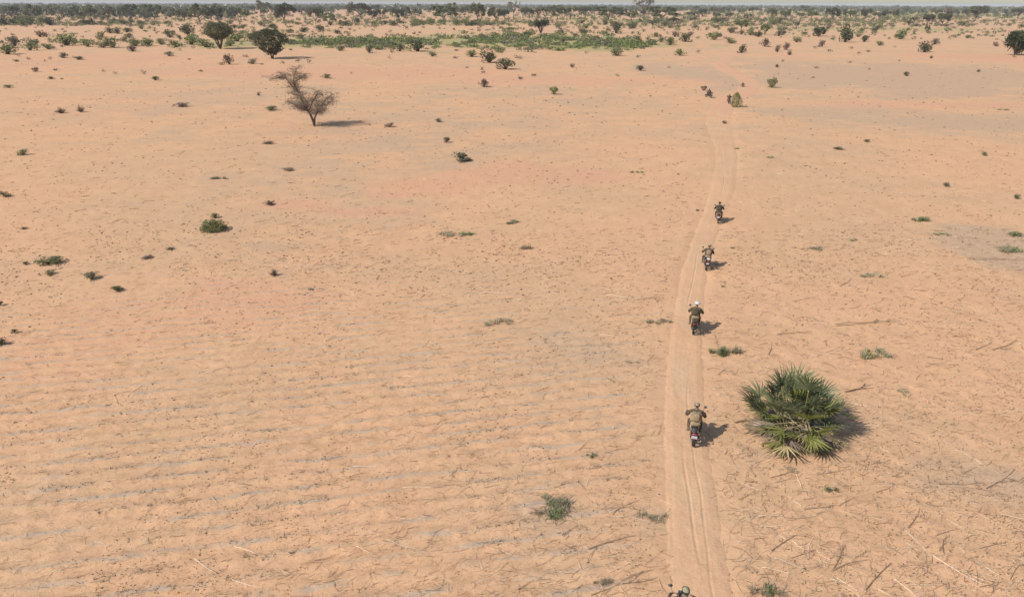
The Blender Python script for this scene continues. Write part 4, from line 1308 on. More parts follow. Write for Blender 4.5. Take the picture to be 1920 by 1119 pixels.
def field_angle(x, y, r, n):
    """stalks mostly lie along the rows, on the right side in every direction"""
    xc, hw = trk(y)
    left = x < xc
    a = np.where(left, r.normal(ROW_A + .12, .42, n), r.normal(.35, .75, n))
    return np.where(r.random(n) < .22, r.uniform(0, math.pi, n), a)


def scatter(n, r, far=False):
    """points over the field, thinned on the track"""
    py = r.uniform(430, 1150, n) if not far else r.uniform(105, 520, n)
    px = r.uniform(-120, 2040, n)
    d = np.stack([(px - 960) / F, -(py - 559.5) / F, -np.ones(n)], 1) @ RMn.T
    t = -CAM_H / d[:, 2]
    x, y = d[:, 0] * t, d[:, 1] * t
    xc, hw = trk(y)
    k = (np.abs(x - xc) > hw * r.uniform(.9, 2.0, n)) | (r.random(n) < .03)
    return x[k], y[k]


while n_st < 300:
    r = rng
    py = r.uniform(620, 1119); px = r.uniform(0, 1920)
    if px < 1230 and r.random() < .45: continue
    if 1400 < px < 1590 and 690 < py < 850: continue
    x, y, t = at(px, py)
    xc, hw = trk(np.array([y]))
    if abs(x - xc[0]) < hw[0] * 1.05: continue
    right = x > xc[0]
    a = float(field_angle(np.array([x]), np.array([y]), r, 1)[0])
    stalk(x, y, r.uniform(.4, 1.1) if right else r.uniform(.35, .8), a, CN[int(r.choice(3, p=[.42, .26, .32]))]); n_st += 1


def litter():
    r = np.random.default_rng(51)
    # stalks too many to single out
    parts = []
    for far, n in ((False, 15000), (True, 5200)):
        x, y = scatter(n, r, far)
        if not far:                                  # fewer stalks among the rows at the lower left
            px = 960 + F * x / (y * math.cos(R_(PITCH)) + CAM_H * math.sin(R_(PITCH)))
            keep = r.random(len(x)) < np.where(px < 560, .30, np.where(px < 1240, .62, 1.0)); x, y = x[keep], y[keep]
        n = len(x)
        a = field_angle(x, y, r, n)
        ln = r.gamma(2.2, .13, n) + .10
        ln = np.minimum(ln, 1.1)
        dx, dy = np.cos(a) * ln / 2, np.sin(a) * ln / 2
        z = height(x, y)
        zl = r.uniform(.012, .035, n)
        p0 = np.stack([x - dx, y - dy, z + zl], 1); p1 = np.stack([x + dx, y + dy, z + zl + r.normal(0, .03, n) * ln + .01], 1)
        pm = (p0 + p1) / 2 + np.stack([-dy, dx, np.zeros(n)], 1) * r.normal(0, .30, n)[:, None] + np.array([0, 0, .012])
        rad = r.uniform(.004, .011, n) * np.clip(y / 27, .8, 2.4)
        mi = r.choice(3, n, p=[.44, .30, .26])
        for A, B in ((p0, pm), (pm, p1)):
            v, q = twig_mesh_arrays(A, B, rad, r)
            parts.append((v, q, np.tile(mi, 3)))
    V, Q, I, k = [], [], [], 0
    for v, q, mi in parts:
        V.append(v); Q.append(q + k); I.append(mi); k += len(v)
    me = np_mesh('stalk_litter', np.concatenate(V), np.concatenate(Q), [M['straw'], M['straw_mid'], M['straw_dark']], np.concatenate(I))
    tag(obj('stalk_litter', me), 'scattered bits of dry crop stalks strewn over the harvested field', 'litter', kind='stuff')

    # stubble stumps: along the rows at left, loose elsewhere
    n = 5200
    x, y = scatter(n, r)
    rm = row_mask(x, y)
    v_ = row_v(x, y)
    snap = (np.round(v_ / ROW_S - .25) + .25) * ROW_S + r.normal(0, .075, len(x))
    on = r.random(len(x)) < rm * .9
    dv = np.where(on, snap - v_, 0)
    x = x - np.sin(ROW_A) * dv; y = y + np.cos(ROW_A) * dv
    keep = vn(x / 2.6, y / 2.6, 61) + .5 * vn(x / 1.0, y / 1.0, 62) > -.15
    x, y, on = x[keep], y[keep], on[keep]
    m = 4
    bx = np.repeat(x, m) + r.normal(0, .05, len(x) * m); by = np.repeat(y, m) + r.normal(0, .035, len(x) * m)
    n2 = len(bx)
    z = height(bx, by)
    hh = r.uniform(.03, .12, n2) * np.repeat(r.uniform(.5, 1.2, len(x)), m)
    a = r.uniform(0, 6.28, n2)
    p0 = np.stack([bx, by, z - .01], 1); p1 = np.stack([bx + np.cos(a) * hh * .7, by + np.sin(a) * hh * .7, z + hh * r.uniform(.25, 1, n2)], 1)
    v, q = twig_mesh_arrays(p0, p1, r.uniform(.005, .013, n2), r)
    mi = np.tile(r.choice(3, n2, p=[.40, .28, .32]), 3)
    me = np_mesh('stubble', v, q, [M['straw_dark'], M['ash'], M['straw_mid']], mi)
    tag(obj('stubble', me), 'short dry stubble stumps, in rows left of the track and loose elsewhere', 'stubble', kind='stuff')

    # clods and crumbs
    V, Q, k = [], [], 0
    for far, n, s0, s1 in ((False, 24000, .013, .050), (True, 9500, .04, .15)):
        x, y = scatter(n, r, far)
        keep = vn(x / 5, y / 5, 71) + .7 * vn(x / 1.4, y / 1.4, 72) > (-.2 if far else -.02); x, y = x[keep], y[keep]
        n = len(x)
        z = height(x, y)
        s = (r.uniform(0, 1, n) ** 2.5 * (s1 - s0) + s0)
        s = s * (np.clip(y / 90, .45, 1.5) if far else np.clip(y / 26, .75, 1.9))
        dirs = np.array([(1, 0, 0), (0, 1, 0), (-1, 0, 0), (0, -1, 0), (0, 0, 1.0), (0, 0, -.4)])
        P = np.stack([x, y, z], 1)[:, None, :] + dirs[None] * s[:, None, None] * r.uniform(.55, 1.25, (n, 6, 3)) * np.array([1.5, 1.0, .75])
        fq = np.array([(0, 1, 4), (1, 2, 4), (2, 3, 4), (3, 0, 4), (1, 0, 5), (2, 1, 5), (3, 2, 5), (0, 3, 5)])
        q = (np.arange(n) * 6)[:, None, None] + fq[None]
        V.append(P.reshape(-1, 3)); Q.append(q.reshape(-1, 3) + k); k += 6 * n
    me = np_mesh('clods', np.concatenate(V), np.concatenate(Q), M['clod'])
    tag(obj('clods', me), 'small brown clods and crumbs strewn over the sand', 'clods', kind='stuff')


litter()


# dead branches left of the palm clump
def dead_branch(px, py, ln, ang, seed, label):
    r = np.random.default_rng(seed)
    mb = MB(); x, y, t = at(px, py)
    pts = [Vector((ln * (k / 5 - .5), r.normal(0, .04) * ln, .03 + .05 * r.random())) for k in range(6)]
    mb.tube(pts, list(np.linspace(.035, .012, 6)), 6)
    for k in (2, 3, 4):
        a = r.uniform(.4, .9) * (1 if r.random() < .5 else -1)
        mb.tube([pts[k], pts[k] + Vector((math.cos(a), math.sin(a), .12)) * ln * .18, pts[k] + Vector((math.cos(a * .8), math.sin(a * .8), .1)) * ln * .34], [.016, .012, .006], 5)
    o = mb.build('dead_branch', M['straw_dark'])
    o.location = (x, y, hz(x, y)); o.rotation_euler.z = ang
    tag(o, label, 'branch', 'dead branches near the palm clump')


dead_branch(1404, 790, 1.4, .25, 1, 'dead branch on the sand at the left foot of the palm clump')
dead_branch(1412, 806, 1.1, .55, 2, 'forked dead branch just below, left foot of the palm clump')
dead_branch(1606, 728, 1.5, .6, 3, 'grey forked dead branch on the sand upper right of the palm clump')
dead_branch(1437, 828, .9, .8, 4, 'short dead branch under the lower left fronds of the palm')


# ------------------------------------------------------------------ motorcycles and riders
M['rubber'] = simple('rubber', (0.035, 0.030, 0.027), .85, .3)
M['black_paint'] = simple('black_paint', (0.025, 0.022, 0.022), .35, .2, spec=.5)
M['dark_metal'] = simple('dark_metal', (0.10, 0.09, 0.085), .45, .2, .7)
M['chrome'] = simple('worn_chrome', (0.20, 0.18, 0.16), .5, .2, .7)
M['engine'] = simple('engine_alloy', (0.12, 0.11, 0.10), .5, .25, .6)
M['vinyl'] = simple('seat_vinyl', (0.030, 0.026, 0.025), .55, .2)
M['red_lens'] = simple('red_lens', (0.30, 0.03, 0.04), .25, 0, spec=.6)
M['orange_lens'] = simple('orange_lens', (0.55, 0.20, 0.03), .25, 0, spec=.6)
M['clear_lens'] = simple('headlight_glass', (0.6, 0.6, 0.58), .15, 0, spec=.8)
M['mirror_glass'] = simple('mirror_glass', (0.30, 0.31, 0.33), .08, 0, .9)
M['plate_white'] = simple('plate_white', (0.72, 0.68, 0.70), .5, .08)
M['plate_pink'] = simple('plate_purple', (0.30, 0.07, 0.16), .5, .15)
M['white_bag'] = simple('white_plastic', (0.62, 0.58, 0.56), .6, .06)
M['pack_tan'] = simple('tan_webbing', (0.27, 0.19, 0.115), .85, .25)
M['pack_olive'] = simple('olive_webbing', (0.075, 0.056, 0.032), .85, .3)
M['boot'] = simple('boot_leather', (0.17, 0.12, 0.075), .8, .25)
M['glove'] = simple('glove', (0.10, 0.08, 0.06), .8, .2)
M['skin'] = simple('skin', (0.16, 0.085, 0.05), .55, .1)
M['helmet_tan'] = simple('helmet_tan', (0.29, 0.21, 0.15), .7, .1)
M['helmet_white'] = simple('helmet_white', (0.52, 0.48, 0.44), .4, .05)
M['helmet_dark'] = simple('helmet_dark', (0.045, 0.035, 0.03), .6, .2)
M['helmet_camo'] = simple('helmet_cover', (0.27, 0.24, 0.15), .85, .3, scale=14)
M['strap'] = simple('goggle_strap', (0.02, 0.018, 0.018), .6)
M['scarf'] = simple('scarf', (0.22, 0.18, 0.12), .9, .3)


def camo(name, a, b, c):
    m, nt, bs = new_mat(name)
    tc = nt.nodes.new('ShaderNodeTexCoord')
    n1 = noise(nt, tc.outputs['Object'], 9, 3, .6); n2 = noise(nt, tc.outputs['Object'], 15, 3, .6)
    col = mixc(nt, ramp(nt, n1, .47, .53), a, b); col = mixc(nt, ramp(nt, n2, .56, .60), col, c)
    nt.links.new(col, bs.inputs['Base Color']); bs.inputs['Roughness'].default_value = .9
    return m


M['camo'] = camo('camouflage_cloth', (0.13, 0.09, 0.056), (0.07, 0.052, 0.03), (0.032, 0.022, 0.015))
M['camo_dark'] = camo('dark_camouflage_cloth', (0.055, 0.040, 0.026), (0.034, 0.025, 0.016), (0.018, 0.013, 0.009))


def wheel(parent, y):
    w = obj('wheel', None, parent)
    hub = MB()
    hub.tube([(-.09, 0, 0), (.09, 0, 0)], .055, 10)
    for k in range(12):
        a = k * math.pi / 6
        hub.tube([((-1) ** k * .05, 0, 0), (0, .225 * math.cos(a), .225 * math.sin(a))], .006, 4)
    hub.build('hub', M['engine'], w)
    MB().torus((0, 0, 0), .245, .050, 28, 8, sq=1.05).build('tyre', M['rubber'], w)
    MB().torus((0, 0, 0), .205, .016, 24, 6, sq=2.2).build('rim', M['chrome'], w)
    w.location = (0, y, .297)


def loft(secs, n=12, m=0, mb=None):
    """secs: (y, z, half width, half height, power)"""
    mb = mb or MB()
    v = []
    for y, z, a, b, p in secs:
        for k in range(n):
            t = 2 * math.pi * k / n
            c, s = math.cos(t), math.sin(t)
            v.append((a * math.copysign(abs(c) ** p, c), y, z + b * math.copysign(abs(s) ** p, s)))
    f = []
    for i in range(len(secs) - 1):
        for k in range(n):
            f.append((i * n + k, (i + 1) * n + k, (i + 1) * n + (k + 1) % n, i * n + (k + 1) % n))
    f.append(tuple(range(n))); f.append(tuple((len(secs) - 1) * n + k for k in range(n))[::-1])
    return mb.add(v, f, m)


def motorcycle(rear):
    o = obj('motorcycle', None)
    wheel(o, -.66); wheel(o, .66)
    fr = MB()
    for s in (-1, 1):
        fr.tube([(s * .03, .42, .98), (s * .10, .18, .80), (s * .13, -.25, .72), (s * .12, -.75, .80)], .017, 6)
        fr.tube([(s * .03, .44, .92), (s * .09, .32, .45), (s * .11, .12, .27), (s * .12, -.2, .28), (s * .12, -.32, .50), (s * .13, -.27, .72)], .017, 6)
    fr.tube([(0, .40, 1.04), (0, .46, .86)], .035, 8)
    fr.build('frame', M['black_paint'], o)
    sw = MB()
    for s in (-1, 1):
        sw.tube([(s * .11, -.22, .36), (s * .10, -.68, .30)], .022, 6)
    sw.build('swingarm', M['black_paint'], o)
    for s in (-1, 1):
        MB().tube([(s * .14, -.60, .34), (s * .14, -.56, .42), (s * .14, -.56, .43), (s * .14, -.46, .66), (s * .14, -.45, .74)], [.016, .016, .034, .034, .016], 8).build('shock_absorber', M['chrome'], o)
        MB().tube([(s * .085, .66, .30), (s * .085, .55, .68), (s * .085, .55, .69), (s * .085, .43, 1.02)], [.028, .028, .021, .021], 8).build('fork_leg', M['chrome'], o)
        MB().tube([(s * .12, .02, .31), (s * .32, .0, .32)], .016, 6).build('footpeg', M['rubber'], o)
        MB().ell((s * .19, -.86, .74), (.035, .03, .03), 8, 6).build('indicator', M['orange_lens'], o)
        if (rear == 'pink' and s < 0) or (rear == 'pack' and s > 0): continue
        mi = MB().tube([(s * .28, .37, 1.06), (s * .32, .42, 1.18), (s * .35, .42, 1.26)], .007, 5)
        mi = mi.build('mirror', M['black_paint'], o)
        MB().ell((s * .37, .43, 1.31), (.070, .022, .062), 12, 8).build('mirror_housing', M['black_paint'], mi)
        MB().ell((s * .37, .416, 1.31), (.058, .014, .050), 12, 6).build('mirror_glass', M['mirror_glass'], mi)
    en = MB().box((0, .02, .36), (.26, .40, .20), taper=.85).box((0, .14, .55), (.17, .18, .22), (-.25, 0, 0))
    for k in range(5):
        en.box((0, .12 + .012 * k, .47 + .04 * k), (.23, .24, .012), (-.25, 0, 0))
    en.tube([(-.16, -.02, .36), (.16, -.02, .36)], .10, 12)
    en.build('engine', M['engine'], o, False)
    MB().tube([(.07, .25, .55), (.12, .33, .38), (.15, .20, .24), (.17, -.2, .26), (.19, -.35, .32), (.21, -.85, .42)], [.022, .022, .022, .024, .048, .045], 10).build('exhaust', M['chrome'], o)
    loft([(.40, .93, .05, .04, .8), (.36, .93, .12, .09, .8), (.22, .92, .155, .12, .75), (.05, .88, .135, .11, .8), (-.08, .83, .08, .06, .8)]).build('fuel_tank', M['black_paint'], o)
    loft([(.0, .82, .08, .05, .7), (-.12, .82, .125, .06, .6), (-.35, .80, .14, .06, .6), (-.62, .83, .13, .06, .6), (-.74, .85, .10, .045, .7)]).build('seat', M['vinyl'], o)
    for s in (-1, 1):
        MB().box((s * .14, -.25, .62), (.02, .28, .18), (0, 0, s * .05)).build('side_panel', M['black_paint'], o)
    v = MB()
    fy = [(_a, ) for _a in np.linspace(.35, 2.5, 10)]
    pts = [(-.66 + -.33 * math.cos(a[0]) * -1 * -1, .297 + .345 * math.sin(a[0])) for a in fy]
    vs, fs = [], []
    for i, (y, z) in enumerate(pts):
        vs += [(-.075, y, z - .015), (0, y, z + .012), (.075, y, z - .015)]
        if i: fs += [(i * 3 - 3, i * 3 - 2, i * 3 + 1, i * 3), (i * 3 - 2, i * 3 - 1, i * 3 + 2, i * 3 + 1)]
    v.add(vs, fs); v.build('rear_mudguard', M['black_paint'], o)
    vs, fs = [], []
    for i, a in enumerate(np.linspace(.4, 2.5, 9)):
        y, z = .66 + .335 * math.cos(a), .297 + .335 * math.sin(a)
        vs += [(-.06, y, z - .015), (0, y, z + .012), (.06, y, z - .015)]
        if i: fs += [(i * 3 - 3, i * 3 - 2, i * 3 + 1, i * 3), (i * 3 - 2, i * 3 - 1, i * 3 + 2, i * 3 + 1)]
    MB().add(vs, fs).build('front_mudguard', M['black_paint'], o)
    rk = MB()
    for s in (-1, 1):
        rk.tube([(s * .10, -.62, .78), (s * .12, -.70, .88), (s * .12, -.98, .89)], .010, 6)
    for y in (-.74, -.82, -.90, -.98):
        rk.tube([(-.12, y, .885), (.12, y, .885)], .009, 6)
    rk.build('luggage_rack', M['chrome'], o)
    MB().ell((0, -.90, .74), (.085, .05, .045), 10, 8).build('tail_light', M['red_lens'], o)
    hb = MB().tube([(-.38, .30, 1.06), (-.24, .38, 1.08), (-.10, .41, 1.05), (.10, .41, 1.05), (.24, .38, 1.08), (.38, .30, 1.06)], .012, 7)
    hb.build('handlebar', M['dark_metal'], o)
    for s in (-1, 1):
        MB().tube([(s * .40, .285, 1.058), (s * .27, .365, 1.075)], .018, 8).build('grip', M['rubber'], o)
        MB().tube([(s * .40, .36, 1.05), (s * .24, .44, 1.06)], .006, 5).build('brake_lever', M['chrome'], o)
    h = MB().ell((0, .53, .94), (.10, .08, .10), 12, 8).build('headlight', M['black_paint'], o)
    MB().ell((0, .585, .94), (.085, .035, .085), 12, 6).build('lens', M['clear_lens'], h)
    MB().box((0, .47, 1.07), (.20, .10, .05), (-.5, 0, 0)).build('instrument_panel', M['black_paint'], o)
    if rear == 'pink':
        p = MB().box((0, -.985, .62), (.235, .012, .19), (.42, 0, 0)).build('licence_plate', M['plate_white'], o, False)
        MB().box((0, -.945, .715), (.235, .010, .075), (.42, 0, 0)).build('plate_top', M['plate_pink'], p, False)
        MB().box((0, -1.012, .575), (.17, .006, .012), (.42, 0, 0)).build('plate_stripe', M['plate_pink'], p, False)
    elif rear == 'white':
        MB().box((0, -.90, .945), (.20, .15, .09)).box((0, -.90, .995), (.16, .11, .012)).build('top_box', M['white_bag'], o, False)
        MB().box((0, -.975, .60), (.19, .012, .12), (.42, 0, 0)).build('licence_plate', M['plate_white'], o, False)
    elif rear == 'pale':
        MB().box((0, -.975, .61), (.22, .012, .15), (.42, 0, 0)).build('licence_plate', M['plate_white'], o, False)
        MB().box((0, -.80, .93), (.26, .24, .08)).build('cargo_bundle', M['boot'], o, False)
    else:
        MB().box((0, -.975, .58), (.17, .012, .11), (.42, 0, 0)).build('licence_plate', M['dark_metal'], o, False)
        loft([(-.72, .97, .12, .07, .8), (-.80, .98, .17, .09, .8), (-.92, .97, .17, .09, .8), (-.99, .96, .12, .06, .8)]).build('cargo_bundle', M['pack_olive'], o)
    return o


def skin_mesh(verts, edges, rad, roots, sub=1):
    me = bpy.data.meshes.new('skel'); me.from_pydata(verts, edges, [])
    ob = bpy.data.objects.new('skel', me); C.objects.link(ob)
    ob.modifiers.new('skin', 'SKIN')
    for i, rr in enumerate(rad):
        me.skin_vertices[0].data[i].radius = rr if hasattr(rr, '__len__') else (rr, rr)
    for i in roots:
        me.skin_vertices[0].data[i].use_root = True
    s = ob.modifiers.new('sub', 'SUBSURF'); s.levels = sub; s.render_levels = sub
    dg = bpy.context.evaluated_depsgraph_get()
    out = bpy.data.meshes.new_from_object(ob.evaluated_get(dg))
    v = np.array([p.co[:] for p in out.vertices]); f = [tuple(p.vertices) for p in out.polygons]
    bpy.data.objects.remove(ob); bpy.data.meshes.remove(me); bpy.data.meshes.remove(out)
    return v, f


def body_arrays(lean=0.0, head_yaw=0.0):
    """seated rider: pelvis on the saddle, feet on the pegs, hands closed on the grips"""
    V = [(0, -.30, .90), (0, -.27, 1.02), (0, -.20, 1.18), (0, -.11, 1.34), (0, -.06, 1.45), (0, -.03, 1.53)]
    Rr = [(.18, .135), (.18, .13), (.195, .135), (.18, .12), (.062, .062), (.06, .06)]
    E = [(0, 1), (1, 2), (2, 3), (3, 4), (4, 5)]
    for s in (-1, 1):
        k = len(V)
        V += [(s * .17, -.10, 1.37), (s * .225, -.07, 1.34), (s * .30, -.03, 1.20), (s * .355, .02, 1.07), (s * .36, .16, 1.065), (s * .345, .285, 1.09), (s * .335, .335, 1.085)]
        Rr += [(.075, .075), (.075, .075), (.076, .076), (.068, .068), (.058, .058), (.036, .036), (.042, .024)]
        E += [(3, k), (k, k + 1), (k + 1, k + 2), (k + 2, k + 3), (k + 3, k + 4), (k + 4, k + 5), (k + 5, k + 6)]
        k = len(V)
        V += [(s * .10, -.28, .88), (s * .19, -.04, .83), (s * .235, .20, .75), (s * .24, .12, .55), (s * .235, .02, .38), (s * .235, .03, .345), (s * .24, .15, .345)]
        Rr += [(.115, .11), (.092, .09), (.068, .068), (.062, .062), (.044, .044), (.045, .045), (.042, .032)]
        E += [(0, k), (k, k + 1), (k + 1, k + 2), (k + 2, k + 3), (k + 3, k + 4), (k + 4, k + 5), (k + 5, k + 6)]
    v, f = skin_mesh(V, E, Rr, [0], 2)
    mats = [0] * len(f)
    # fingers, each its own chain rooted in the palm, curled over the grip
    FV, FE, FR, roots = [], [], [], []
    for s in (-1, 1):
        for i, (u, L) in enumerate(((-.036, .95), (-.012, 1.05), (.012, 1.0), (.034, .8))):
            gx, gy = s * (.335 + u * .85), .327 - u * .52
            k = len(FV); roots.append(k)
            FV += [(gx, gy - .02, 1.10), (gx, gy + .022 * L, 1.098), (gx, gy + .036 * L, 1.070), (gx, gy + .018, 1.050), (gx, gy - .002, 1.048)]
            FR += [.010, .0095, .009, .0085, .007]
            FE += [(k, k + 1), (k + 1, k + 2), (k + 2, k + 3), (k + 3, k + 4)]
        k = len(FV); roots.append(k)
        gx, gy = s * .295, .335
        FV += [(s * .318, .300, 1.085), (gx + s * .004, gy - .03, 1.062), (gx - s * .004, gy - .010, 1.048), (gx - s * .008, gy + .010, 1.046)]
        FR += [.012, .011, .010, .008]; FE += [(k, k + 1), (k + 1, k + 2), (k + 2, k + 3)]
    fv, ff = skin_mesh(FV, FE, FR, roots, 1)
    n0 = len(v)
    v = np.concatenate([v, fv]); f += [tuple(i + n0 for i in q) for q in ff]; mats += [2] * len(ff)
    # head: skull narrowing to the jaw, nose, ears, eye sockets, mouth
    hb = MB()

    def shape(p):
        p = p.copy()
        low = np.clip(-p[:, 2], 0, 1)
        p[:, 0] *= 1 - .28 * low; p[:, 1] *= 1 - .10 * low
        p[:, 1] += .10 * low
        return p
    hb.ell((0, 0, 0), (.078, .098, .118), 16, 12, fn=shape)
    hb.add([(-.014, .094, -.02), (.014, .094, -.02), (0, .122, -.028), (0, .092, .02)], [(0, 1, 2), (1, 3, 2), (3, 0, 2)])
    for s in (-1, 1):
        hb.ell((s * .079, -.005, -.005), (.012, .022, .032), 8, 6)
        hb.ell((s * .030, .088, .008), (.013, .008, .008), 8, 6, m=1)
    hb.ell((0, .088, -.058), (.024, .010, .007), 8, 6, m=2)
    hv = np.concatenate(hb.v) @ np.array(Euler((-.12, 0, head_yaw)).to_matrix()).T + np.array([0, -.01, 1.60])
    n0 = len(v)
    v = np.concatenate([v, hv]); f += [tuple(i + n0 for i in q) for q in hb.f]; mats += [1 if m == 0 else 3 for m in hb.m]
    for i, q in enumerate(f[:len(mats)]):
        c = v[list(q)].mean(0)
        if mats[i] == 0:
            if c[1] > .29 and c[2] > 1.02: mats[i] = 2
            elif c[2] > 1.46 and abs(c[0]) < .1: mats[i] = 1
    return v, f, mats


BODY = {}
for yaw in (0.0, .35):
    BODY[yaw] = body_arrays(0, yaw)


def person(style, yaw, label):
    v, f, mt = BODY[yaw]
    cl = M['camo_dark'] if style in ('dark',) else M['camo']
    me = bpy.data.meshes.new('body'); me.from_pydata(v.tolist(), [], f)
    for m in (cl, M['skin'], M['glove'], M['strap']): me.materials.append(m)
    me.polygons.foreach_set('material_index', np.array(mt, np.int32)); me.polygons.foreach_set('use_smooth', np.ones(len(f), bool)); me.update()
    o = obj('person', None)
    obj('body', me, o)
    tag(o, label, 'person', 'riders in file on the track')
    # vest over the torso
    vm = {'tan': 'pack_tan', 'olive': 'pack_olive', 'dark': 'pack_olive', 'camo': 'pack_olive'}[style]
    ve = MB()
    secs = []
    n = 16
    vs, fs = [], []
    for z, y, a, b in ((1.02, -.265, .225, .18), (1.10, -.235, .235, .19), (1.22, -.175, .245, .19), (1.32, -.125, .225, .17), (1.40, -.095, .16, .115)):
        for k in range(n):
            t = 2 * math.pi * k / n
            c, s = math.cos(t), math.sin(t)
            vs.append((a * math.copysign(abs(c) ** .75, c), y + b * math.copysign(abs(s) ** .75, s), z))
    for i in range(4):
        for k in range(n):
            fs.append((i * n + k, i * n + (k + 1) % n, (i + 1) * n + (k + 1) % n, (i + 1) * n + k))
    ve.add(vs, fs)
    vest = ve.build('vest', M[vm], o)
    for x_ in (-.12, 0, .12):
        MB().box((x_, -.425, 1.09), (.095, .05, .13), (.25, 0, 0), taper=.9).build('pouch', M[vm], vest, False)
    if style in ('tan', 'camo'):
        loft([(-.50, 1.22, .10, .12, .6), (-.46, 1.24, .15, .17, .6), (-.34, 1.25, .16, .18, .6), (-.28, 1.25, .13, .15, .6)]).build('backpack', M['pack_tan'], o)
    if style in ('dark', 'olive'):
        loft([(-.46, 1.20, .11, .10, .7), (-.42, 1.21, .15, .15, .7), (-.34, 1.22, .16, .16, .7)]).build('backpack', M['pack_olive'], o)
    loft([(-.56, .965, .10, .06, .7), (-.52, .97, .19, .085, .7), (-.42, .97, .20, .09, .7), (-.36, .97, .15, .07, .7)]).build('waist_pack', M['pack_tan' if style != 'dark' else 'pack_olive'], o)
    # boots
    for s in (-1, 1):
        b = MB().tube([(s * .235, .045, .46), (s * .235, .02, .36), (s * .235, .02, .33)], [.060, .056, .056], 10)
        loft([(-.045, .335, .035, .035, .8), (0, .345, .05, .045, .8), (.10, .345, .052, .045, .8), (.19, .335, .05, .032, .8), (.225, .33, .03, .02, .8)], 10, 0, b)
        bv = MB(); q = b
        vv = np.concatenate(q.v); vv[:, 0] = np.where(np.arange(len(vv)) < 30, vv[:, 0], vv[:, 0] + s * .237)
        q.v = [vv]
        q.build('boot', M['boot'], o)
    # headgear
    hm = {'tan': 'helmet_tan', 'olive': 'helmet_white', 'dark': 'helmet_dark', 'camo': 'helmet_camo'}[style]
    hd = obj('helmet', None, o)
    hd.location = (0, -.01, 1.60); hd.rotation_euler = (-.12, 0, yaw)

    def dome(p):
        p = p.copy(); cut = -.30 + .32 * np.clip(p[:, 1], 0, 1)
        p[:, 2] = np.maximum(p[:, 2], cut)
        return p
    me = MB().ell((0, -.005, .022), (.104, .127, .118), 18, 12, fn=dome).mesh('helmet', M[hm])
    hd2 = obj('shell', me, hd)
    band = MB()
    vs, fs = [], []
    for k in range(24):
        t = 2 * math.pi * k / 24
        for z, r_ in ((.0, 1.045), (.052, 1.02)):
            vs.append((.104 * r_ * math.cos(t), -.005 + .127 * r_ * math.sin(t), z + .012 + .02 * math.sin(t)))
    for k in range(24):
        j = (k + 1) % 24
        fs.append((k * 2, j * 2, j * 2 + 1, k * 2 + 1))
    band.add(vs, fs).build('goggle_strap', M['strap'], hd)
    MB().ell((0, .105, .005), (.075, .035, .036), 12, 6).build('goggles', M['mirror_glass'], hd)
    if style == 'olive':
        MB().torus((0, 0, 0), .1, .012, 20, 6).build('helmet_stripe', M['strap'], hd)
        hd.children[-1].scale = (1.4, 1.2, 1.12); hd.children[-1].location = (0, -.004, .02); hd.children[-1].rotation_euler = (0, 0, 1.5708)
    MB().tube([(-.06, -.065, 1.46), (0, -.10, 1.47), (.06, -.065, 1.46), (.04, 0, 1.46), (-.04, 0, 1.46), (-.06, -.065, 1.46)], .035, 8).build('scarf', M['scarf'], o)
    return o


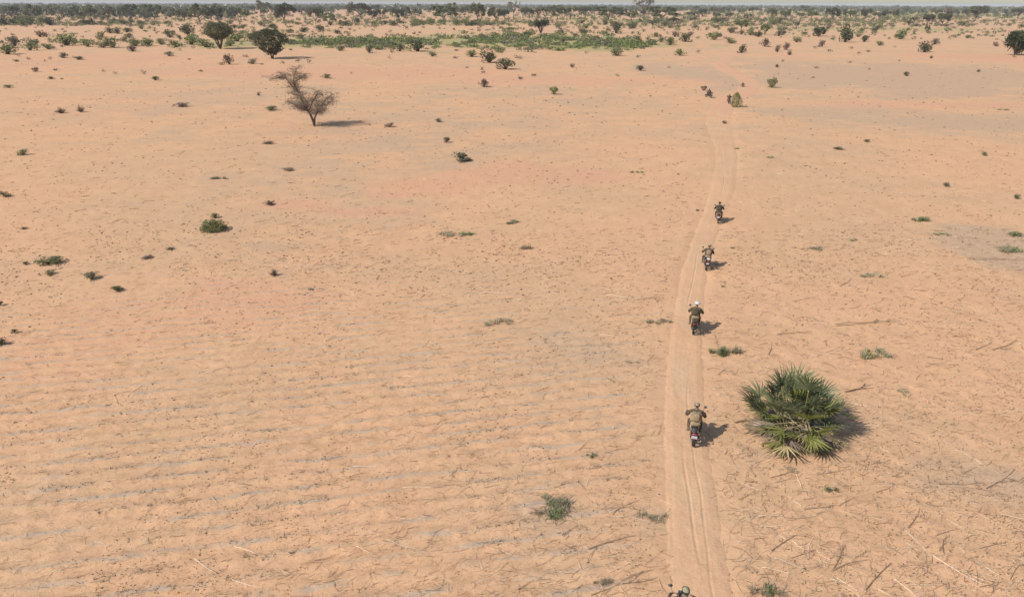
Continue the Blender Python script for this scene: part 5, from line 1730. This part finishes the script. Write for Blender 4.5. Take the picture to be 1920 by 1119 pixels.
# rear wheel contact point in the picture, heading (left of straight ahead), rear end, outfit, head turn, labels
RIDERS = [((1299, 836), -15, 'pink', 'tan', 0.0, 'rider in tan vest and sand helmet, nearest one wholly in view', 'dark motorcycle with pink and white rear plate, nearest one wholly in view'),
          ((1299, 627), -16, 'pack', 'olive', 0.0, 'rider in olive vest and white black-striped helmet, second in the file', 'dark motorcycle with a bundle and no bright plate, second in the file'),
          ((1323, 507), -11, 'white', 'camo', .35, 'rider in camouflage leaning on a bike with a white box, third in the file', 'dark motorcycle carrying a white box, third in the file'),
          ((1346, 419), -17, 'pale', 'dark', .35, 'dark-clad rider on the track, fourth in the file', 'dark motorcycle with pale plate and brown bundle, fourth in the file'),
          ((1366, 195), -14, 'pack', 'dark', 0.0, 'tiny far rider just left of the tall green shrub', 'far motorcycle just left of the tall green shrub'),
          ((1333, 184), 32, 'pack', 'dark', .35, 'tiny farthest rider turning left before a ragged shrub', 'farthest motorcycle, turned to the left')]
PROTO = {}


def rider(x, y, head, rear, style, yaw, pl, bl):
    if rear in PROTO:
        b = copy_tree(PROTO[rear])
    else:
        b = PROTO[rear] = motorcycle(rear)
    p = person(style, yaw, pl)
    tag(b, bl, 'motorcycle', 'motorcycles in file on the track')
    rz = R_(head)
    for o in (b, p):
        o.rotation_euler.z = rz; o.rotation_euler.y = {'pink': 0.0, 'pack': .03, 'white': .09, 'pale': -.03}[rear]
        o.location = (x, y, 0.012); o.scale = (.96, .96, .95) if o is b else (1.03, .96, .95)
    return b, p


for (px, py), head, rear, style, yaw, pl, bl in RIDERS:
    x, y, t = at(px, py)
    rz = R_(head)
    rider(x - math.sin(rz) * .66, y + math.cos(rz) * .66, head, rear, style, yaw, pl, bl)
# the rider entering at the bottom: only helmet, shoulders and handlebar are in the frame
d = ray(1284, 1102); t = (1.66 - CAM_H) / d.z
rider(d.x * t, d.y * t + .03, -8, 'pack', 'camo', 0.0, 'rider entering at the bottom edge, only helmet and shoulders in view', 'motorcycle entering at the bottom edge, only handlebar and mirrors in view')

settle_labels()

# ------------------------------------------------------------------ dusty air
mh = bpy.data.materials.new('haze'); mh.use_nodes = True
nt = mh.node_tree; nt.nodes.clear()
oo = nt.nodes.new('ShaderNodeOutputMaterial'); pv = nt.nodes.new('ShaderNodeVolumePrincipled')
pv.inputs['Color'].default_value = (0.90, 0.88, 0.92, 1)
pv.inputs['Density'].default_value = 0.00011
pv.inputs['Anisotropy'].default_value = 0.0
nt.links.new(pv.outputs[0], oo.inputs['Volume'])
hb = MB().box((0, 6000, 13.0), (26000, 12400, 29.0)).build('haze', mh, None, False)
tag(hb, 'thin pale dusty air over the whole plain', 'haze', kind='stuff')
